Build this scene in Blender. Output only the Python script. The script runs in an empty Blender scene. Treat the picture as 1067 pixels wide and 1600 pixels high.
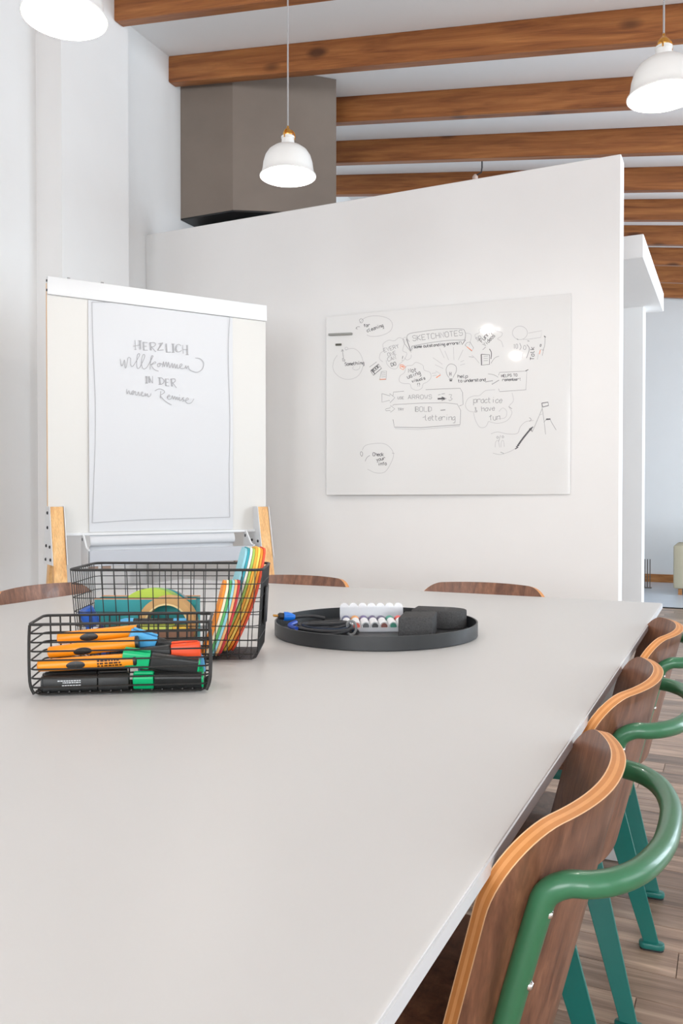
import bpy, bmesh, math, random
from mathutils import Vector, Matrix
random.seed(7)
PI = math.pi
scn = bpy.context.scene
C = scn.collection

# ------------------------------------------------------------------ camera
F_PX = 1290.0
YAW = math.radians(25.36)
PITCH = math.radians(-0.89)
CAM = Vector((0, 0, 1.11))
cd = bpy.data.cameras.new('camera')
cd.sensor_fit = 'VERTICAL'; cd.sensor_height = 36.0; cd.lens = F_PX / 1600 * 36
cd.clip_start = 0.02; cd.clip_end = 100
cam = bpy.data.objects.new('camera', cd); C.objects.link(cam)
cam.location = CAM
cam.rotation_euler = (PI / 2 + PITCH, 0, YAW)
scn.camera = cam

# ------------------------------------------------------------------ world, light, exposure
w = bpy.data.worlds.new('world'); scn.world = w; w.use_nodes = True
bg = w.node_tree.nodes['Background']
bg.inputs[0].default_value = (0.80, 0.90, 1.0, 1); bg.inputs[1].default_value = 1.0
vs = scn.view_settings
vs.view_transform = 'Standard'; vs.look = 'None'; vs.gamma = 1.0; vs.use_curve_mapping = False
vs.exposure = 0.25

RX, BY, FY = 3.6, -3.5, 11.75          # right wall, back wall, far wall
RIGHT_WINDOWS = [(-2.4, -0.4, 0.9, 2.6), (0.9, 2.9, 0.9, 2.6), (4.2, 6.6, 0.6, 3.0), (7.4, 10.4, 0.3, 3.0)]   # y0, y1, z0, z1
BACK_WINDOWS = [(-1.9, 0.5, 0.9, 2.9), (1.1, 3.3, 0.9, 2.9)]                                             # x0, x1, z0, z1
DAY = (0.90, 0.955, 0.96)
DAY_FAR = (0.78, 0.90, 1.0)              # the far windows see open blue sky
def area(name, loc, rot, sx, sy, power, col=DAY):
    l = bpy.data.lights.new(name, 'AREA'); l.shape = 'RECTANGLE'; l.size = sx; l.size_y = sy
    l.energy = power; l.color = col
    o = bpy.data.objects.new(name, l); C.objects.link(o); o.location = loc; o.rotation_euler = rot
    return o
TILT = math.radians(15)                # daylight thrown up by the bright ground outside
P_RIGHT, P_MID, P_FAR, P_BACK = 10.0, 32.0, 19.0, 29.0           # watts per square metre of window
for (y0, y1, z0, z1) in RIGHT_WINDOWS:
    area('window_daylight', (RX + 0.30, (y0 + y1) / 2, (z0 + z1) / 2), (0, PI / 2 + TILT, 0), z1 - z0, y1 - y0, (P_FAR if y0 > 7 else P_MID if y0 > 4 else P_RIGHT) * (y1 - y0) * (z1 - z0), DAY_FAR if y0 > 4 else DAY)
for (x0, x1, z0, z1) in BACK_WINDOWS:
    area('window_daylight', ((x0 + x1) / 2, BY - 0.30, (z0 + z1) / 2), (PI / 2 + TILT, 0, 0), x1 - x0, z1 - z0, P_BACK * (x1 - x0) * (z1 - z0), (0.95, 0.975, 1.0))
LAMP_W = 11.0

# ------------------------------------------------------------------ pixel helpers (a pixel is only a direction)
cy, sy_ = math.cos(YAW), math.sin(YAW)
RV = Vector((cy, sy_, 0)); FV = Vector((-sy_, cy, 0)); UP = Vector((0, 0, 1))
FWD = FV * math.cos(PITCH) + UP * math.sin(PITCH)
UPC = UP * math.cos(PITCH) - FV * math.sin(PITCH)
def ray(u, v):
    return (FWD + RV * ((u - 533.5) / F_PX) - UPC * ((v - 800) / F_PX))
def on_plane(u, v, p, n):
    d = ray(u, v); t = (Vector(p) - CAM).dot(n) / d.dot(n)
    return CAM + d * t
def LD(lat, dep, z):
    q = RV * lat + FV * dep
    return Vector((q.x, q.y, z))
def at_depth(u, v, dep):
    d = ray(u, v); return CAM + d * (dep / d.dot(FV))

# ------------------------------------------------------------------ materials
MATS = {}
def new_mat(name):
    m = bpy.data.materials.new(name); m.use_nodes = True
    MATS[name] = m
    nt = m.node_tree
    return m, nt, nt.nodes['Principled BSDF']
def N(nt, t, **kw):
    n = nt.nodes.new(t)
    for k, v in kw.items(): setattr(n, k, v)
    return n
def srgb(r, g, b):
    f = lambda c: (c / 255 / 12.92) if c / 255 <= 0.04045 else ((c / 255 + 0.055) / 1.055) ** 2.4
    return (f(r), f(g), f(b), 1)
def plain(name, col, rough=0.5, metal=0.0, var=0.04, scale=30, bump=0.0, coat=0.0, spec=0.5, alpha=None, trans=0.0):
    m, nt, b = new_mat(name)
    tc = N(nt, 'ShaderNodeTexCoord'); no = N(nt, 'ShaderNodeTexNoise')
    no.inputs['Scale'].default_value = scale; no.inputs['Detail'].default_value = 4
    nt.links.new(tc.outputs['Object'], no.inputs['Vector'])
    mx = N(nt, 'ShaderNodeMix', data_type='RGBA')
    a = tuple(max(0, c * (1 - var)) for c in col[:3]) + (1,); bb = tuple(min(1, c * (1 + var)) for c in col[:3]) + (1,)
    mx.inputs[6].default_value = a; mx.inputs[7].default_value = bb
    nt.links.new(no.outputs['Fac'], mx.inputs[0]); nt.links.new(mx.outputs[2], b.inputs['Base Color'])
    b.inputs['Roughness'].default_value = rough; b.inputs['Metallic'].default_value = metal
    b.inputs['Coat Weight'].default_value = coat; b.inputs['Specular IOR Level'].default_value = spec
    b.inputs['Transmission Weight'].default_value = trans
    if alpha is not None: b.inputs['Alpha'].default_value = alpha
    if bump:
        bp = N(nt, 'ShaderNodeBump'); bp.inputs['Strength'].default_value = bump; bp.inputs['Distance'].default_value = 0.002
        nt.links.new(no.outputs['Fac'], bp.inputs['Height']); nt.links.new(bp.outputs[0], b.inputs['Normal'])
    return m
def wood(name, c1, c2, c3, stretch=(1, 14, 14), scale=3.0, rough=0.45, knots=False, coat=0.0, dist=2.0, perobj=False):
    """grain runs along local X"""
    m, nt, b = new_mat(name)
    tc = N(nt, 'ShaderNodeTexCoord'); mp = N(nt, 'ShaderNodeMapping')
    mp.inputs['Scale'].default_value = stretch
    src = tc.outputs['Object']
    if perobj:
        oi = N(nt, 'ShaderNodeObjectInfo'); vm = N(nt, 'ShaderNodeVectorMath', operation='MULTIPLY_ADD')
        cb = N(nt, 'ShaderNodeCombineXYZ')
        for i in range(3): nt.links.new(oi.outputs['Random'], cb.inputs[i])
        nt.links.new(cb.outputs[0], vm.inputs[0]); vm.inputs[1].default_value = (37, 53, 71)
        nt.links.new(tc.outputs['Object'], vm.inputs[2]); src = vm.outputs[0]
    nt.links.new(src, mp.inputs['Vector'])
    no = N(nt, 'ShaderNodeTexNoise'); no.inputs['Scale'].default_value = scale; no.inputs['Detail'].default_value = 6
    no.inputs['Roughness'].default_value = 0.6; no.inputs['Distortion'].default_value = dist * 0.3
    nt.links.new(mp.outputs[0], no.inputs['Vector'])
    cr = N(nt, 'ShaderNodeValToRGB')
    e = cr.color_ramp.elements
    e[0].position = 0.30; e[0].color = c1; e[1].position = 0.72; e[1].color = c3
    k = e.new(0.5); k.color = c2
    nt.links.new(no.outputs['Fac'], cr.inputs[0])
    out = cr.outputs[0]
    # fine grain lines
    mp2 = N(nt, 'ShaderNodeMapping'); mp2.inputs['Scale'].default_value = tuple(s * 5 if s > 1 else s * 1.5 for s in stretch)
    nt.links.new(src, mp2.inputs['Vector'])
    n2 = N(nt, 'ShaderNodeTexNoise'); n2.inputs['Scale'].default_value = scale * 1.6; n2.inputs['Detail'].default_value = 3
    nt.links.new(mp2.outputs[0], n2.inputs['Vector'])
    mr = N(nt, 'ShaderNodeMapRange'); mr.inputs[1].default_value = 0.3; mr.inputs[2].default_value = 0.7
    mr.inputs[3].default_value = 0.82; mr.inputs[4].default_value = 1.10
    nt.links.new(n2.outputs['Fac'], mr.inputs[0])
    mu = N(nt, 'ShaderNodeMix', data_type='RGBA', blend_type='MULTIPLY'); mu.inputs[0].default_value = 1
    nt.links.new(out, mu.inputs[6]); nt.links.new(mr.outputs[0], mu.inputs[7]); out = mu.outputs[2]
    if perobj:
        hs = N(nt, 'ShaderNodeHueSaturation')
        r2 = N(nt, 'ShaderNodeMapRange'); r2.inputs[3].default_value = 0.62; r2.inputs[4].default_value = 1.28
        nt.links.new(oi.outputs['Random'], r2.inputs[0]); nt.links.new(r2.outputs[0], hs.inputs['Value'])
        nt.links.new(out, hs.inputs['Color']); out = hs.outputs[0]
    if knots:
        vo = N(nt, 'ShaderNodeTexVoronoi'); mp3 = N(nt, 'ShaderNodeMapping'); mp3.inputs['Scale'].default_value = (2.0, 4.5, 4.5)
        nt.links.new(src, mp3.inputs['Vector']); nt.links.new(mp3.outputs[0], vo.inputs['Vector']); vo.inputs['Scale'].default_value = 1.0
        kr = N(nt, 'ShaderNodeMapRange'); kr.inputs[1].default_value = 0.09; kr.inputs[2].default_value = 0.20
        kr.inputs[3].default_value = 0.8; kr.inputs[4].default_value = 0.0
        nt.links.new(vo.outputs['Distance'], kr.inputs[0])
        mk = N(nt, 'ShaderNodeMix', data_type='RGBA'); mk.inputs[7].default_value = srgb(66, 34, 16)
        nt.links.new(kr.outputs[0], mk.inputs[0]); nt.links.new(out, mk.inputs[6]); out = mk.outputs[2]
    nt.links.new(out, b.inputs['Base Color'])
    b.inputs['Roughness'].default_value = rough; b.inputs['Coat Weight'].default_value = coat
    return m
def emit(name, col, s):
    m, nt, b = new_mat(name)
    b.inputs['Base Color'].default_value = col; b.inputs['Emission Color'].default_value = col; b.inputs['Emission Strength'].default_value = s
    return m
def clear(name, tint, amount):
    """thin clear sheet: mostly see-through with a glossy skin"""
    m, nt, b = new_mat(name)
    tr = N(nt, 'ShaderNodeBsdfTransparent'); tr.inputs[0].default_value = (1, 1, 1, 1)
    mx = N(nt, 'ShaderNodeMixShader'); mx.inputs[0].default_value = amount
    b.inputs['Base Color'].default_value = tint; b.inputs['Roughness'].default_value = 0.12
    out = nt.nodes['Material Output']
    nt.links.new(tr.outputs[0], mx.inputs[1]); nt.links.new(b.outputs[0], mx.inputs[2]); nt.links.new(mx.outputs[0], out.inputs[0])
    return m

M_WALL = plain('wall_plaster', (0.86, 0.86, 0.855), 0.9, var=0.015, scale=6, bump=0.05, spec=0.2)
M_CEIL = plain('ceiling_paint', (0.91, 0.92, 0.93), 0.9, var=0.015, scale=5, spec=0.2)
M_BEAM = wood('spruce_beam', srgb(120, 66, 30), srgb(160, 98, 50), srgb(186, 122, 66), (0.7, 9, 9), 2.2, 0.5, knots=True, perobj=False)
M_PLANK = wood('floor_planks', srgb(112, 92, 80), srgb(160, 134, 116), srgb(192, 166, 146), (1, 10, 10), 2.4, 0.32, perobj=True)
M_TABLE = plain('table_laminate', (0.605, 0.598, 0.585), 0.40, var=0.012, scale=3, spec=0.45)
M_TEDGE = plain('table_edge', (0.66, 0.68, 0.70), 0.35, var=0.02)
M_WALNUT = wood('walnut_veneer', srgb(88, 54, 39), srgb(124, 82, 60), srgb(152, 106, 80), (14, 14, 1), 2.6, 0.38, coat=0.15)
M_PLY1 = plain('ply_light', srgb(226, 184, 140), 0.5, var=0.08, scale=60)
M_PLY2 = plain('ply_orange', srgb(196, 128, 66), 0.5, var=0.12, scale=60)
M_GREEN = plain('green_powder_coat', srgb(52, 112, 78), 0.34, var=0.03, scale=80, coat=0.2)
M_TEAL = plain('teal_powder_coat', srgb(26, 112, 104), 0.36, var=0.03, scale=80, coat=0.2)
M_CHROME = plain('chrome', (0.75, 0.75, 0.76), 0.12, 1.0, var=0.02)
M_GREY = plain('chimney_plaster', srgb(136, 124, 114), 0.75, var=0.22, scale=2.2, bump=0.05)
M_BLACK = plain('black_metal', (0.014, 0.014, 0.014), 0.45, var=0.05)
M_WIRE = plain('black_wire', (0.018, 0.017, 0.016), 0.5, var=0.05)
M_WHITEMETAL = plain('white_metal', (0.70, 0.71, 0.72), 0.4, var=0.01)
M_BOARD = plain('flipchart_board', (0.64, 0.63, 0.605), 0.35, var=0.008, scale=3)
M_PAPER = plain('paper', (0.61, 0.62, 0.64), 0.75, var=0.008, scale=5)
M_GLASSBOARD = plain('white_glass', (0.80, 0.805, 0.80), 0.05, var=0.005, scale=2, spec=0.4)
M_ASH = wood('ash_wood', srgb(206, 150, 92), srgb(226, 178, 118), srgb(238, 198, 142), (12, 12, 1), 3.0, 0.5)
M_INK = plain('pencil_ink', (0.10, 0.10, 0.11), 0.7, var=0.1)
M_INKG = plain('grey_ink', (0.34, 0.34, 0.35), 0.7, var=0.1)
M_INKL = plain('light_grey_ink', (0.52, 0.52, 0.53), 0.7, var=0.05)
M_INKO = plain('orange_ink', srgb(236, 150, 110), 0.7, var=0.1)
M_SHADE = plain('white_lamp_enamel', (0.80, 0.81, 0.80), 0.3, var=0.01, coat=0.2)
M_BRASS = plain('brass', srgb(222, 168, 84), 0.22, 1.0, var=0.05)
M_BULB = emit('bulb_glow', (1.0, 0.95, 0.88, 1), 14.0)
def cord_mat():
    m, nt, b = new_mat('twisted_cord')
    tc = N(nt, 'ShaderNodeTexCoord'); wv = N(nt, 'ShaderNodeTexWave', bands_direction='DIAGONAL'); wv.inputs['Scale'].default_value = 110
    nt.links.new(tc.outputs['Object'], wv.inputs['Vector'])
    mx = N(nt, 'ShaderNodeMix', data_type='RGBA'); mx.inputs[6].default_value = (0.06, 0.06, 0.07, 1); mx.inputs[7].default_value = (0.7, 0.7, 0.7, 1)
    nt.links.new(wv.outputs['Fac'], mx.inputs[0]); nt.links.new(mx.outputs[2], b.inputs['Base Color']); b.inputs['Roughness'].default_value = 0.8
    return m
M_CORD = cord_mat()
M_PANE = clear('window_glass', (0.9, 0.95, 1, 1), 0.06)
M_CLEAR = clear('clear_plastic', (0.85, 0.88, 0.93, 1), 0.40)
M_RUBBER = plain('black_rubber', (0.022, 0.023, 0.026), 0.5, var=0.1)
M_FELT = plain('charcoal_felt', (0.075, 0.075, 0.076), 0.95, var=0.5, scale=260, bump=0.6, spec=0.1)
M_TRAY = plain('black_tray', (0.022, 0.024, 0.026), 0.42, var=0.05)
M_ORANGE = plain('orange_plastic', srgb(248, 150, 18), 0.4, var=0.03)
M_BLACKP = plain('black_plastic', (0.016, 0.017, 0.017), 0.4, var=0.05)
M_KRAFT = plain('kraft_card', srgb(206, 164, 110), 0.8, var=0.06, scale=50)
M_BROWN = plain('brown_card', srgb(150, 112, 90), 0.8, var=0.06, scale=50)
M_TEALCARD = plain('teal_card', srgb(40, 148, 152), 0.6, var=0.03)
M_BEIGE = plain('beige_fabric', srgb(190, 182, 158), 0.9, var=0.05, scale=90)
M_PALEFLOOR = plain('pale_floor', (0.62, 0.68, 0.76), 0.25, var=0.03, scale=4)
M_SKIRT = wood('skirting_wood', srgb(150, 92, 44), srgb(184, 122, 66), srgb(204, 146, 88), (1, 10, 10), 3, 0.45)
def colmat(n, r, g, b, rough=0.55):
    if n in MATS: return MATS[n]
    return plain(n, srgb(r, g, b), rough, var=0.03)

# ------------------------------------------------------------------ mesh builder
class MB:
    def __init__(s): s.v = []; s.f = []; s.m = []
    def add(s, verts, faces, mi=0):
        o = len(s.v); s.v += [tuple(p) for p in verts]
        for f in faces: s.f.append(tuple(i + o for i in f)); s.m.append(mi)
    def box(s, c, d, mat=None, mi=0):
        hx, hy, hz = d[0] / 2, d[1] / 2, d[2] / 2
        vs_ = [Vector((x, y, z)) for x in (-hx, hx) for y in (-hy, hy) for z in (-hz, hz)]
        if mat is not None: vs_ = [mat @ p for p in vs_]
        c = Vector(c); vs_ = [p + c for p in vs_]
        s.add(vs_, [(0, 1, 3, 2), (4, 6, 7, 5), (0, 4, 5, 1), (2, 3, 7, 6), (0, 2, 6, 4), (1, 5, 7, 3)], mi)
        return s
    def bx(s, x0, x1, y0, y1, z0, z1, mi=0):
        return s.box(((x0 + x1) / 2, (y0 + y1) / 2, (z0 + z1) / 2), (x1 - x0, y1 - y0, z1 - z0), None, mi)
    def prism(s, poly, z0, z1, M=None, mi=0):
        n = len(poly)
        a = [Vector((p[0], p[1], z0)) for p in poly] + [Vector((p[0], p[1], z1)) for p in poly]
        if M is not None: a = [M @ p for p in a]
        s.add(a, [tuple(range(n - 1, -1, -1)), tuple(range(n, 2 * n))] + [(i, (i + 1) % n, n + (i + 1) % n, n + i) for i in range(n)], mi)
        return s
    def tube(s, pts, r, n=8, closed=False, caps=True, mi=0):
        pts = [Vector(p) for p in pts]
        L = len(pts); rs = r if isinstance(r, (list, tuple)) else [r] * L
        tans = []
        for i in range(L):
            a = pts[(i - 1) % L] if (closed or i > 0) else pts[i]
            b = pts[(i + 1) % L] if (closed or i < L - 1) else pts[i]
            t = (b - a); tans.append(t.normalized() if t.length > 1e-9 else Vector((0, 0, 1)))
        nrm = tans[0].orthogonal().normalized()
        if abs(tans[0].z) < 0.9: nrm = (UP - tans[0] * UP.dot(tans[0])).normalized()
        V = []
        for i in range(L):
            if i: 
                nrm = nrm - tans[i] * nrm.dot(tans[i]); nrm.normalize()
            bn = tans[i].cross(nrm)
            for k in range(n):
                a = 2 * PI * k / n
                V.append(pts[i] + (nrm * math.cos(a) + bn * math.sin(a)) * rs[i])
        Fc = []
        for i in range(L if closed else L - 1):
            j = (i + 1) % L
            for k in range(n):
                Fc.append((i * n + k, i * n + (k + 1) % n, j * n + (k + 1) % n, j * n + k))
        if caps and not closed:
            Fc.append(tuple(range(n - 1, -1, -1))); Fc.append(tuple(range((L - 1) * n, L * n)))
        s.add(V, Fc, mi); return s
    def lathe(s, prof, n=32, M=None, closed=False, mi=0):
        """prof: (radius, z) list about Z"""
        V = []; L = len(prof)
        for (r, z) in prof:
            for k in range(n):
                a = 2 * PI * k / n; V.append(Vector((r * math.cos(a), r * math.sin(a), z)))
        Fc = []
        for i in range(L if closed else L - 1):
            j = (i + 1) % L
            for k in range(n): Fc.append((i * n + k, i * n + (k + 1) % n, j * n + (k + 1) % n, j * n + k))
        if not closed:
            if prof[0][0] > 1e-6: Fc.append(tuple(range(n - 1, -1, -1)))
            if prof[-1][0] > 1e-6: Fc.append(tuple(range((L - 1) * n, L * n)))
        if M is not None: V = [M @ p for p in V]
        s.add(V, Fc, mi); return s
    def build(s, name, mats, parent=None, bevel=0.0, seg=2, smooth=True, ang=35):
        me = bpy.data.meshes.new(name); me.from_pydata(s.v, [], s.f)
        if not isinstance(mats, (list, tuple)): mats = [mats]
        for m in mats: me.materials.append(m)
        if len(mats) > 1:
            for p, mi in zip(me.polygons, s.m): p.material_index = mi
        bm = bmesh.new(); bm.from_mesh(me)
        bmesh.ops.remove_doubles(bm, verts=bm.verts, dist=1e-6)
        bmesh.ops.recalc_face_normals(bm, faces=bm.faces)
        if bevel:
            es = [e for e in bm.edges if len(e.link_faces) == 2 and e.calc_face_angle(0) > math.radians(30)]
            bmesh.ops.bevel(bm, geom=es, offset=bevel, segments=seg, profile=0.5, affect='EDGES')
        bm.to_mesh(me); bm.free()
        if smooth:
            for p in me.polygons: p.use_smooth = True
            me.set_sharp_from_angle(angle=math.radians(ang))
        o = bpy.data.objects.new(name, me); C.objects.link(o)
        if parent is not None: o.parent = parent
        return o
def link(o, parent=None):
    C.objects.link(o)
    if parent is not None: o.parent = parent
    return o
def tag(o, label, cat, group=None):
    o['label'] = label; o['category'] = cat
    if group: o['group'] = group
    return o
def thing(name, label, cat, loc=(0, 0, 0), rz=0.0, group=None, M=None):
    o = bpy.data.objects.new(name, None); C.objects.link(o); o.empty_display_size = 0.05
    if M is not None: o.matrix_world = M
    else: o.location = loc; o.rotation_euler = (0, 0, rz)
    return tag(o, label, cat, group)
def struct(o): o['kind'] = 'structure'; return o
def copy_tree(o, parent=None):
    c = o.copy(); link(c, parent)
    if parent is not None: c.matrix_parent_inverse = o.matrix_parent_inverse.copy()
    for ch in list(o.children): copy_tree(ch, c)
    return c
def frame(o, x, y, z):
    """4x4 from origin and axes"""
    M = Matrix.Identity(4)
    for i in range(3): M[i][0] = x[i]; M[i][1] = y[i]; M[i][2] = z[i]; M[i][3] = o[i]
    return M
def catmull(P, n=8, closed=False):
    P = [Vector(p) for p in P]; L = len(P); out = []
    rng = range(L) if closed else range(L - 1)
    for i in rng:
        if closed: a, b, c, d = P[(i - 1) % L], P[i], P[(i + 1) % L], P[(i + 2) % L]
        else: a, b, c, d = P[max(i - 1, 0)], P[i], P[i + 1], P[min(i + 2, L - 1)]
        for k in range(n):
            t = k / n
            out.append(0.5 * ((2 * b) + (c - a) * t + (2 * a - 5 * b + 4 * c - d) * t * t + (3 * b - a - 3 * c + d) * t ** 3))
    if not closed: out.append(P[-1])
    return out
def rrect(w_, h_, r, n=5):
    pts = []
    for (cx, cy_, a0) in ((w_ / 2 - r, h_ / 2 - r, 0), (-w_ / 2 + r, h_ / 2 - r, 90), (-w_ / 2 + r, -h_ / 2 + r, 180), (w_ / 2 - r, -h_ / 2 + r, 270)):
        for k in range(n + 1):
            a = math.radians(a0 + 90 * k / n); pts.append((cx + r * math.cos(a), cy_ + r * math.sin(a)))
    return pts

# ================================================================== STRUCTURE
ZC0, XL, SL = CAM.z + 3.24, -3.75, 0.144      # ceiling height at left wall, left wall x, slope
def zc(x): return ZC0 - SL * (x - XL)
# floor base + planks
fl = struct(MB().bx(XL - 0.2, RX + 0.2, BY - 0.2, FY + 0.2, -0.12, -0.008).build('floor', plain('floor_screed', srgb(90, 76, 66), 0.8), smooth=False))
PW, PLN = 0.118, 1.25
plank_mesh = None
stuff = MB()
row = 0; y = BY
while y < 8.9:
    off = ((row * 0.47) % 1.0) * PLN
    x = XL - off
    while x < RX:
        xa, xb = max(x, XL), min(x + PLN, RX)
        if xb - xa > 0.02:
            near = (0.4 < y < 8.9) and (xa > -1.3) and (xb < 1.9) and abs(xb - xa - PLN) < 1e-6
            if near:
                if plank_mesh is None:
                    po = MB().bx(0.0006, PLN - 0.0006, 0.0006, PW - 0.0006, -0.008, 0).build('plank', M_PLANK, fl, bevel=0.0012, seg=1)
                    plank_mesh = po.data
                else:
                    po = bpy.data.objects.new('plank', plank_mesh); link(po, fl)
                po.location = (xa, y, 0)
            else:
                stuff.bx(xa + 0.0006, xb - 0.0006, y + 0.0006, y + PW - 0.0006, -0.008, 0)
        x += PLN
    y += PW; row += 1
Y_PLANK_END = y
so = stuff.build('planks', M_PLANK, fl, smooth=False); so['kind'] = 'stuff'
pf = MB().bx(XL, RX, Y_PLANK_END + 0.01, FY, -0.008, 0.004).build('pale_floor', M_PALEFLOOR, fl, smooth=False)
th = MB().bx(XL, RX, Y_PLANK_END - 0.015, Y_PLANK_END + 0.012, -0.004, 0.010).build('threshold_strip', M_BLACK, fl, smooth=False)

# ceiling: sloped slab with beams
cm = MB()
x0, x1 = XL - 0.2, RX + 0.2
vv = [(x0, BY - 0.2, zc(x0)), (x1, BY - 0.2, zc(x1)), (x1, FY + 0.2, zc(x1)), (x0, FY + 0.2, zc(x0))]
cm.add(vv + [(a, b, c + 0.15) for a, b, c in vv], [(0, 1, 2, 3), (4, 7, 6, 5), (0, 4, 5, 1), (1, 5, 6, 2), (2, 6, 7, 3), (3, 7, 4, 0)])
ceil = struct(cm.build('ceiling', M_CEIL, smooth=False))
BP, BH, BW = 0.82, 0.191, 0.075
ang = math.atan(SL)
def beam(yk, xs):
    Lb = (RX - xs) / math.cos(ang)
    ch = 0.035
    prof = [(0, 0), (Lb, 0), (Lb, -BH), (ch, -BH), (0, -BH + ch * 0.8)]
    m = MB(); V = []
    for yy in (0, BW):
        V += [(p[0], yy, p[1]) for p in prof]
    n = len(prof)
    m.add(V, [tuple(range(n)), tuple(range(2 * n - 1, n - 1, -1))] + [(i, n + i, n + (i + 1) % n, (i + 1) % n) for i in range(n)])
    o = m.build('beam', M_BEAM, ceil, bevel=0.004, seg=1)
    for v in o.data.vertices: v.co.x += yk * 3.1        # different grain for each beam
    o.rotation_euler = (0, ang, 0)
    base = Vector((xs, yk, zc(xs))); off = Matrix.Rotation(ang, 3, 'Y') @ Vector((yk * 3.1, 0, 0))
    o.location = base - off
    return o
BEAM_Y = [4.96 + BP * k for k in range(-10, 9)]
for yk in BEAM_Y:
    if yk > BY + 0.1: beam(yk, -3.55 if 3.6 < yk < 4.3 else XL)

# left wall with a pilaster
ZT = zc(XL) + 0.14
wl = struct(MB().bx(XL - 0.2, XL, BY - 0.2, FY + 0.2, -0.1, ZT).build('wall_left', M_WALL, smooth=False))
MB().bx(XL, -3.55, 3.68, 4.27, 0, zc(-3.55) - 0.001).build('pilaster', M_WALL, wl, smooth=False)
# partition
YW, XP = 4.69, -0.556
PT = 2.97
struct(MB().bx(XL, XP, YW, YW + 0.13, 0, PT).build('wall_center', M_WALL, bevel=0.004, seg=1))
# far wall, right wall, back wall with openings
struct(MB().bx(XL - 0.2, RX + 0.2, FY, FY + 0.2, -0.1, ZT).build('wall_far', M_WALL, smooth=False))
struct(MB().bx(-3.0, 3.0, FY - 0.02, FY, 0.004, 0.11).build('baseboard_far', M_SKIRT, smooth=False))
def wall_with_openings(name, axis, pos, thick, a0, a1, z1, wins):
    m = MB()
    def seg(p, q, za, zb):
        if q - p < 1e-4 or zb - za < 1e-4: return
        if axis == 'x': m.bx(pos, pos + thick, p, q, za, zb)
        else: m.bx(p, q, pos - thick, pos, za, zb)
    cur = a0
    for (p, q, za, zb) in wins:
        seg(cur, p, -0.1, z1); seg(p, q, -0.1, za); seg(p, q, zb, z1); cur = q
    seg(cur, a1, -0.1, z1)
    return struct(m.build(name, M_WALL, smooth=False))
wall_with_openings('wall_right', 'x', RX, 0.2, BY - 0.2, FY + 0.2, zc(RX) + 0.14, RIGHT_WINDOWS)
wall_with_openings('wall_back', 'y', BY, 0.2, XL - 0.2, RX + 0.2, ZT, BACK_WINDOWS)
wn = 1
def window(axis, p, q, za, zb):
    global wn
    o = bpy.data.objects.new('window_%d' % wn, None); C.objects.link(o); struct(o); wn += 1
    fr, pn = MB(), MB(); t = 0.06
    def bb(m, a, b, c, d, dep):
        if axis == 'x': m.bx(RX + 0.1 - dep, RX + 0.1 + dep, a, b, c, d)
        else: m.bx(a, b, BY - 0.1 - dep, BY - 0.1 + dep, c, d)
    bb(fr, p, p + t, za, zb, 0.04); bb(fr, q - t, q, za, zb, 0.04); bb(fr, p + t, q - t, za, za + t, 0.04); bb(fr, p + t, q - t, zb - t, zb, 0.04)
    mid = (p + q) / 2; bb(fr, mid - t / 2, mid + t / 2, za + t, zb - t, 0.04)
    bb(pn, p + t, mid - t / 2, za + t, zb - t, 0.003)
    pn2 = MB(); bb(pn2, mid + t / 2, q - t, za + t, zb - t, 0.003)
    fr.build('window_frame', M_WHITEMETAL, o, smooth=False); pn.build('pane', M_PANE, o, smooth=False); pn2.build('pane', M_PANE, o, smooth=False)
for wd in RIGHT_WINDOWS: window('x', *wd)
for wd in BACK_WINDOWS: window('y', *wd)
# inner wall behind the partition and the slab above it
struct(MB().bx(-2.3, -0.624, 6.65, 6.85, 0, 2.57).build('wall_inner', M_WALL, smooth=False))
struct(MB().bx(-2.3, -0.497, 5.3, 6.9, 2.57, 2.71).build('trim_1', M_WALL, bevel=0.004, seg=1))

# ------------------------------------------------------------------ chimney
ch = thing('chimney', 'grey-brown plastered chimney hood with angled face rising behind the white partition', 'chimney', (-3.2, 5.6, 0))
CZ = CAM.z + 2.10
poly = [(XL + 0.002, 5.10), (-3.295, 5.11), (-2.65, 5.50), (-3.10, 6.15), (XL + 0.002, 6.15)]
m = MB(); n = len(poly)
m.add([(a + 3.2, b - 5.6, CZ) for a, b in poly] + [(a + 3.2, b - 5.6, zc(a) - 0.003) for a, b in poly],
      [tuple(range(n - 1, -1, -1)), tuple(range(n, 2 * n))] + [(i, (i + 1) % n, n + (i + 1) % n, n + i) for i in range(n)])
m.build('hood', M_GREY, ch, smooth=False)
q = [(a + 3.2, b - 5.6) for a, b in poly]
MB().prism(q, CZ - 0.012, CZ - 0.001).build('soffit', M_BLACK, ch, smooth=False)
MB().prism([(-0.45, -0.3), (-0.05, -0.3), (0.25, 0.0), (0.05, 0.45), (-0.45, 0.45)], 0, CZ - 0.012).build('stove', M_BLACK, ch, smooth=False)

# ================================================================== TABLE
TZ, TXL, TXR, TY0, TY1 = 0.75, -2.245, -0.219, -0.75, 3.06
tb = thing('conference_table', 'large pale grey conference table with a white edge', 'table', ((TXL + TXR) / 2, (TY0 + TY1) / 2, 0))
tw, tl = TXR - TXL, TY1 - TY0
MB().prism(rrect(tw, tl, 0.012, 3), TZ - 0.018, TZ).build('tabletop', [M_TABLE], tb, bevel=0.0025, seg=2)
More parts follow.
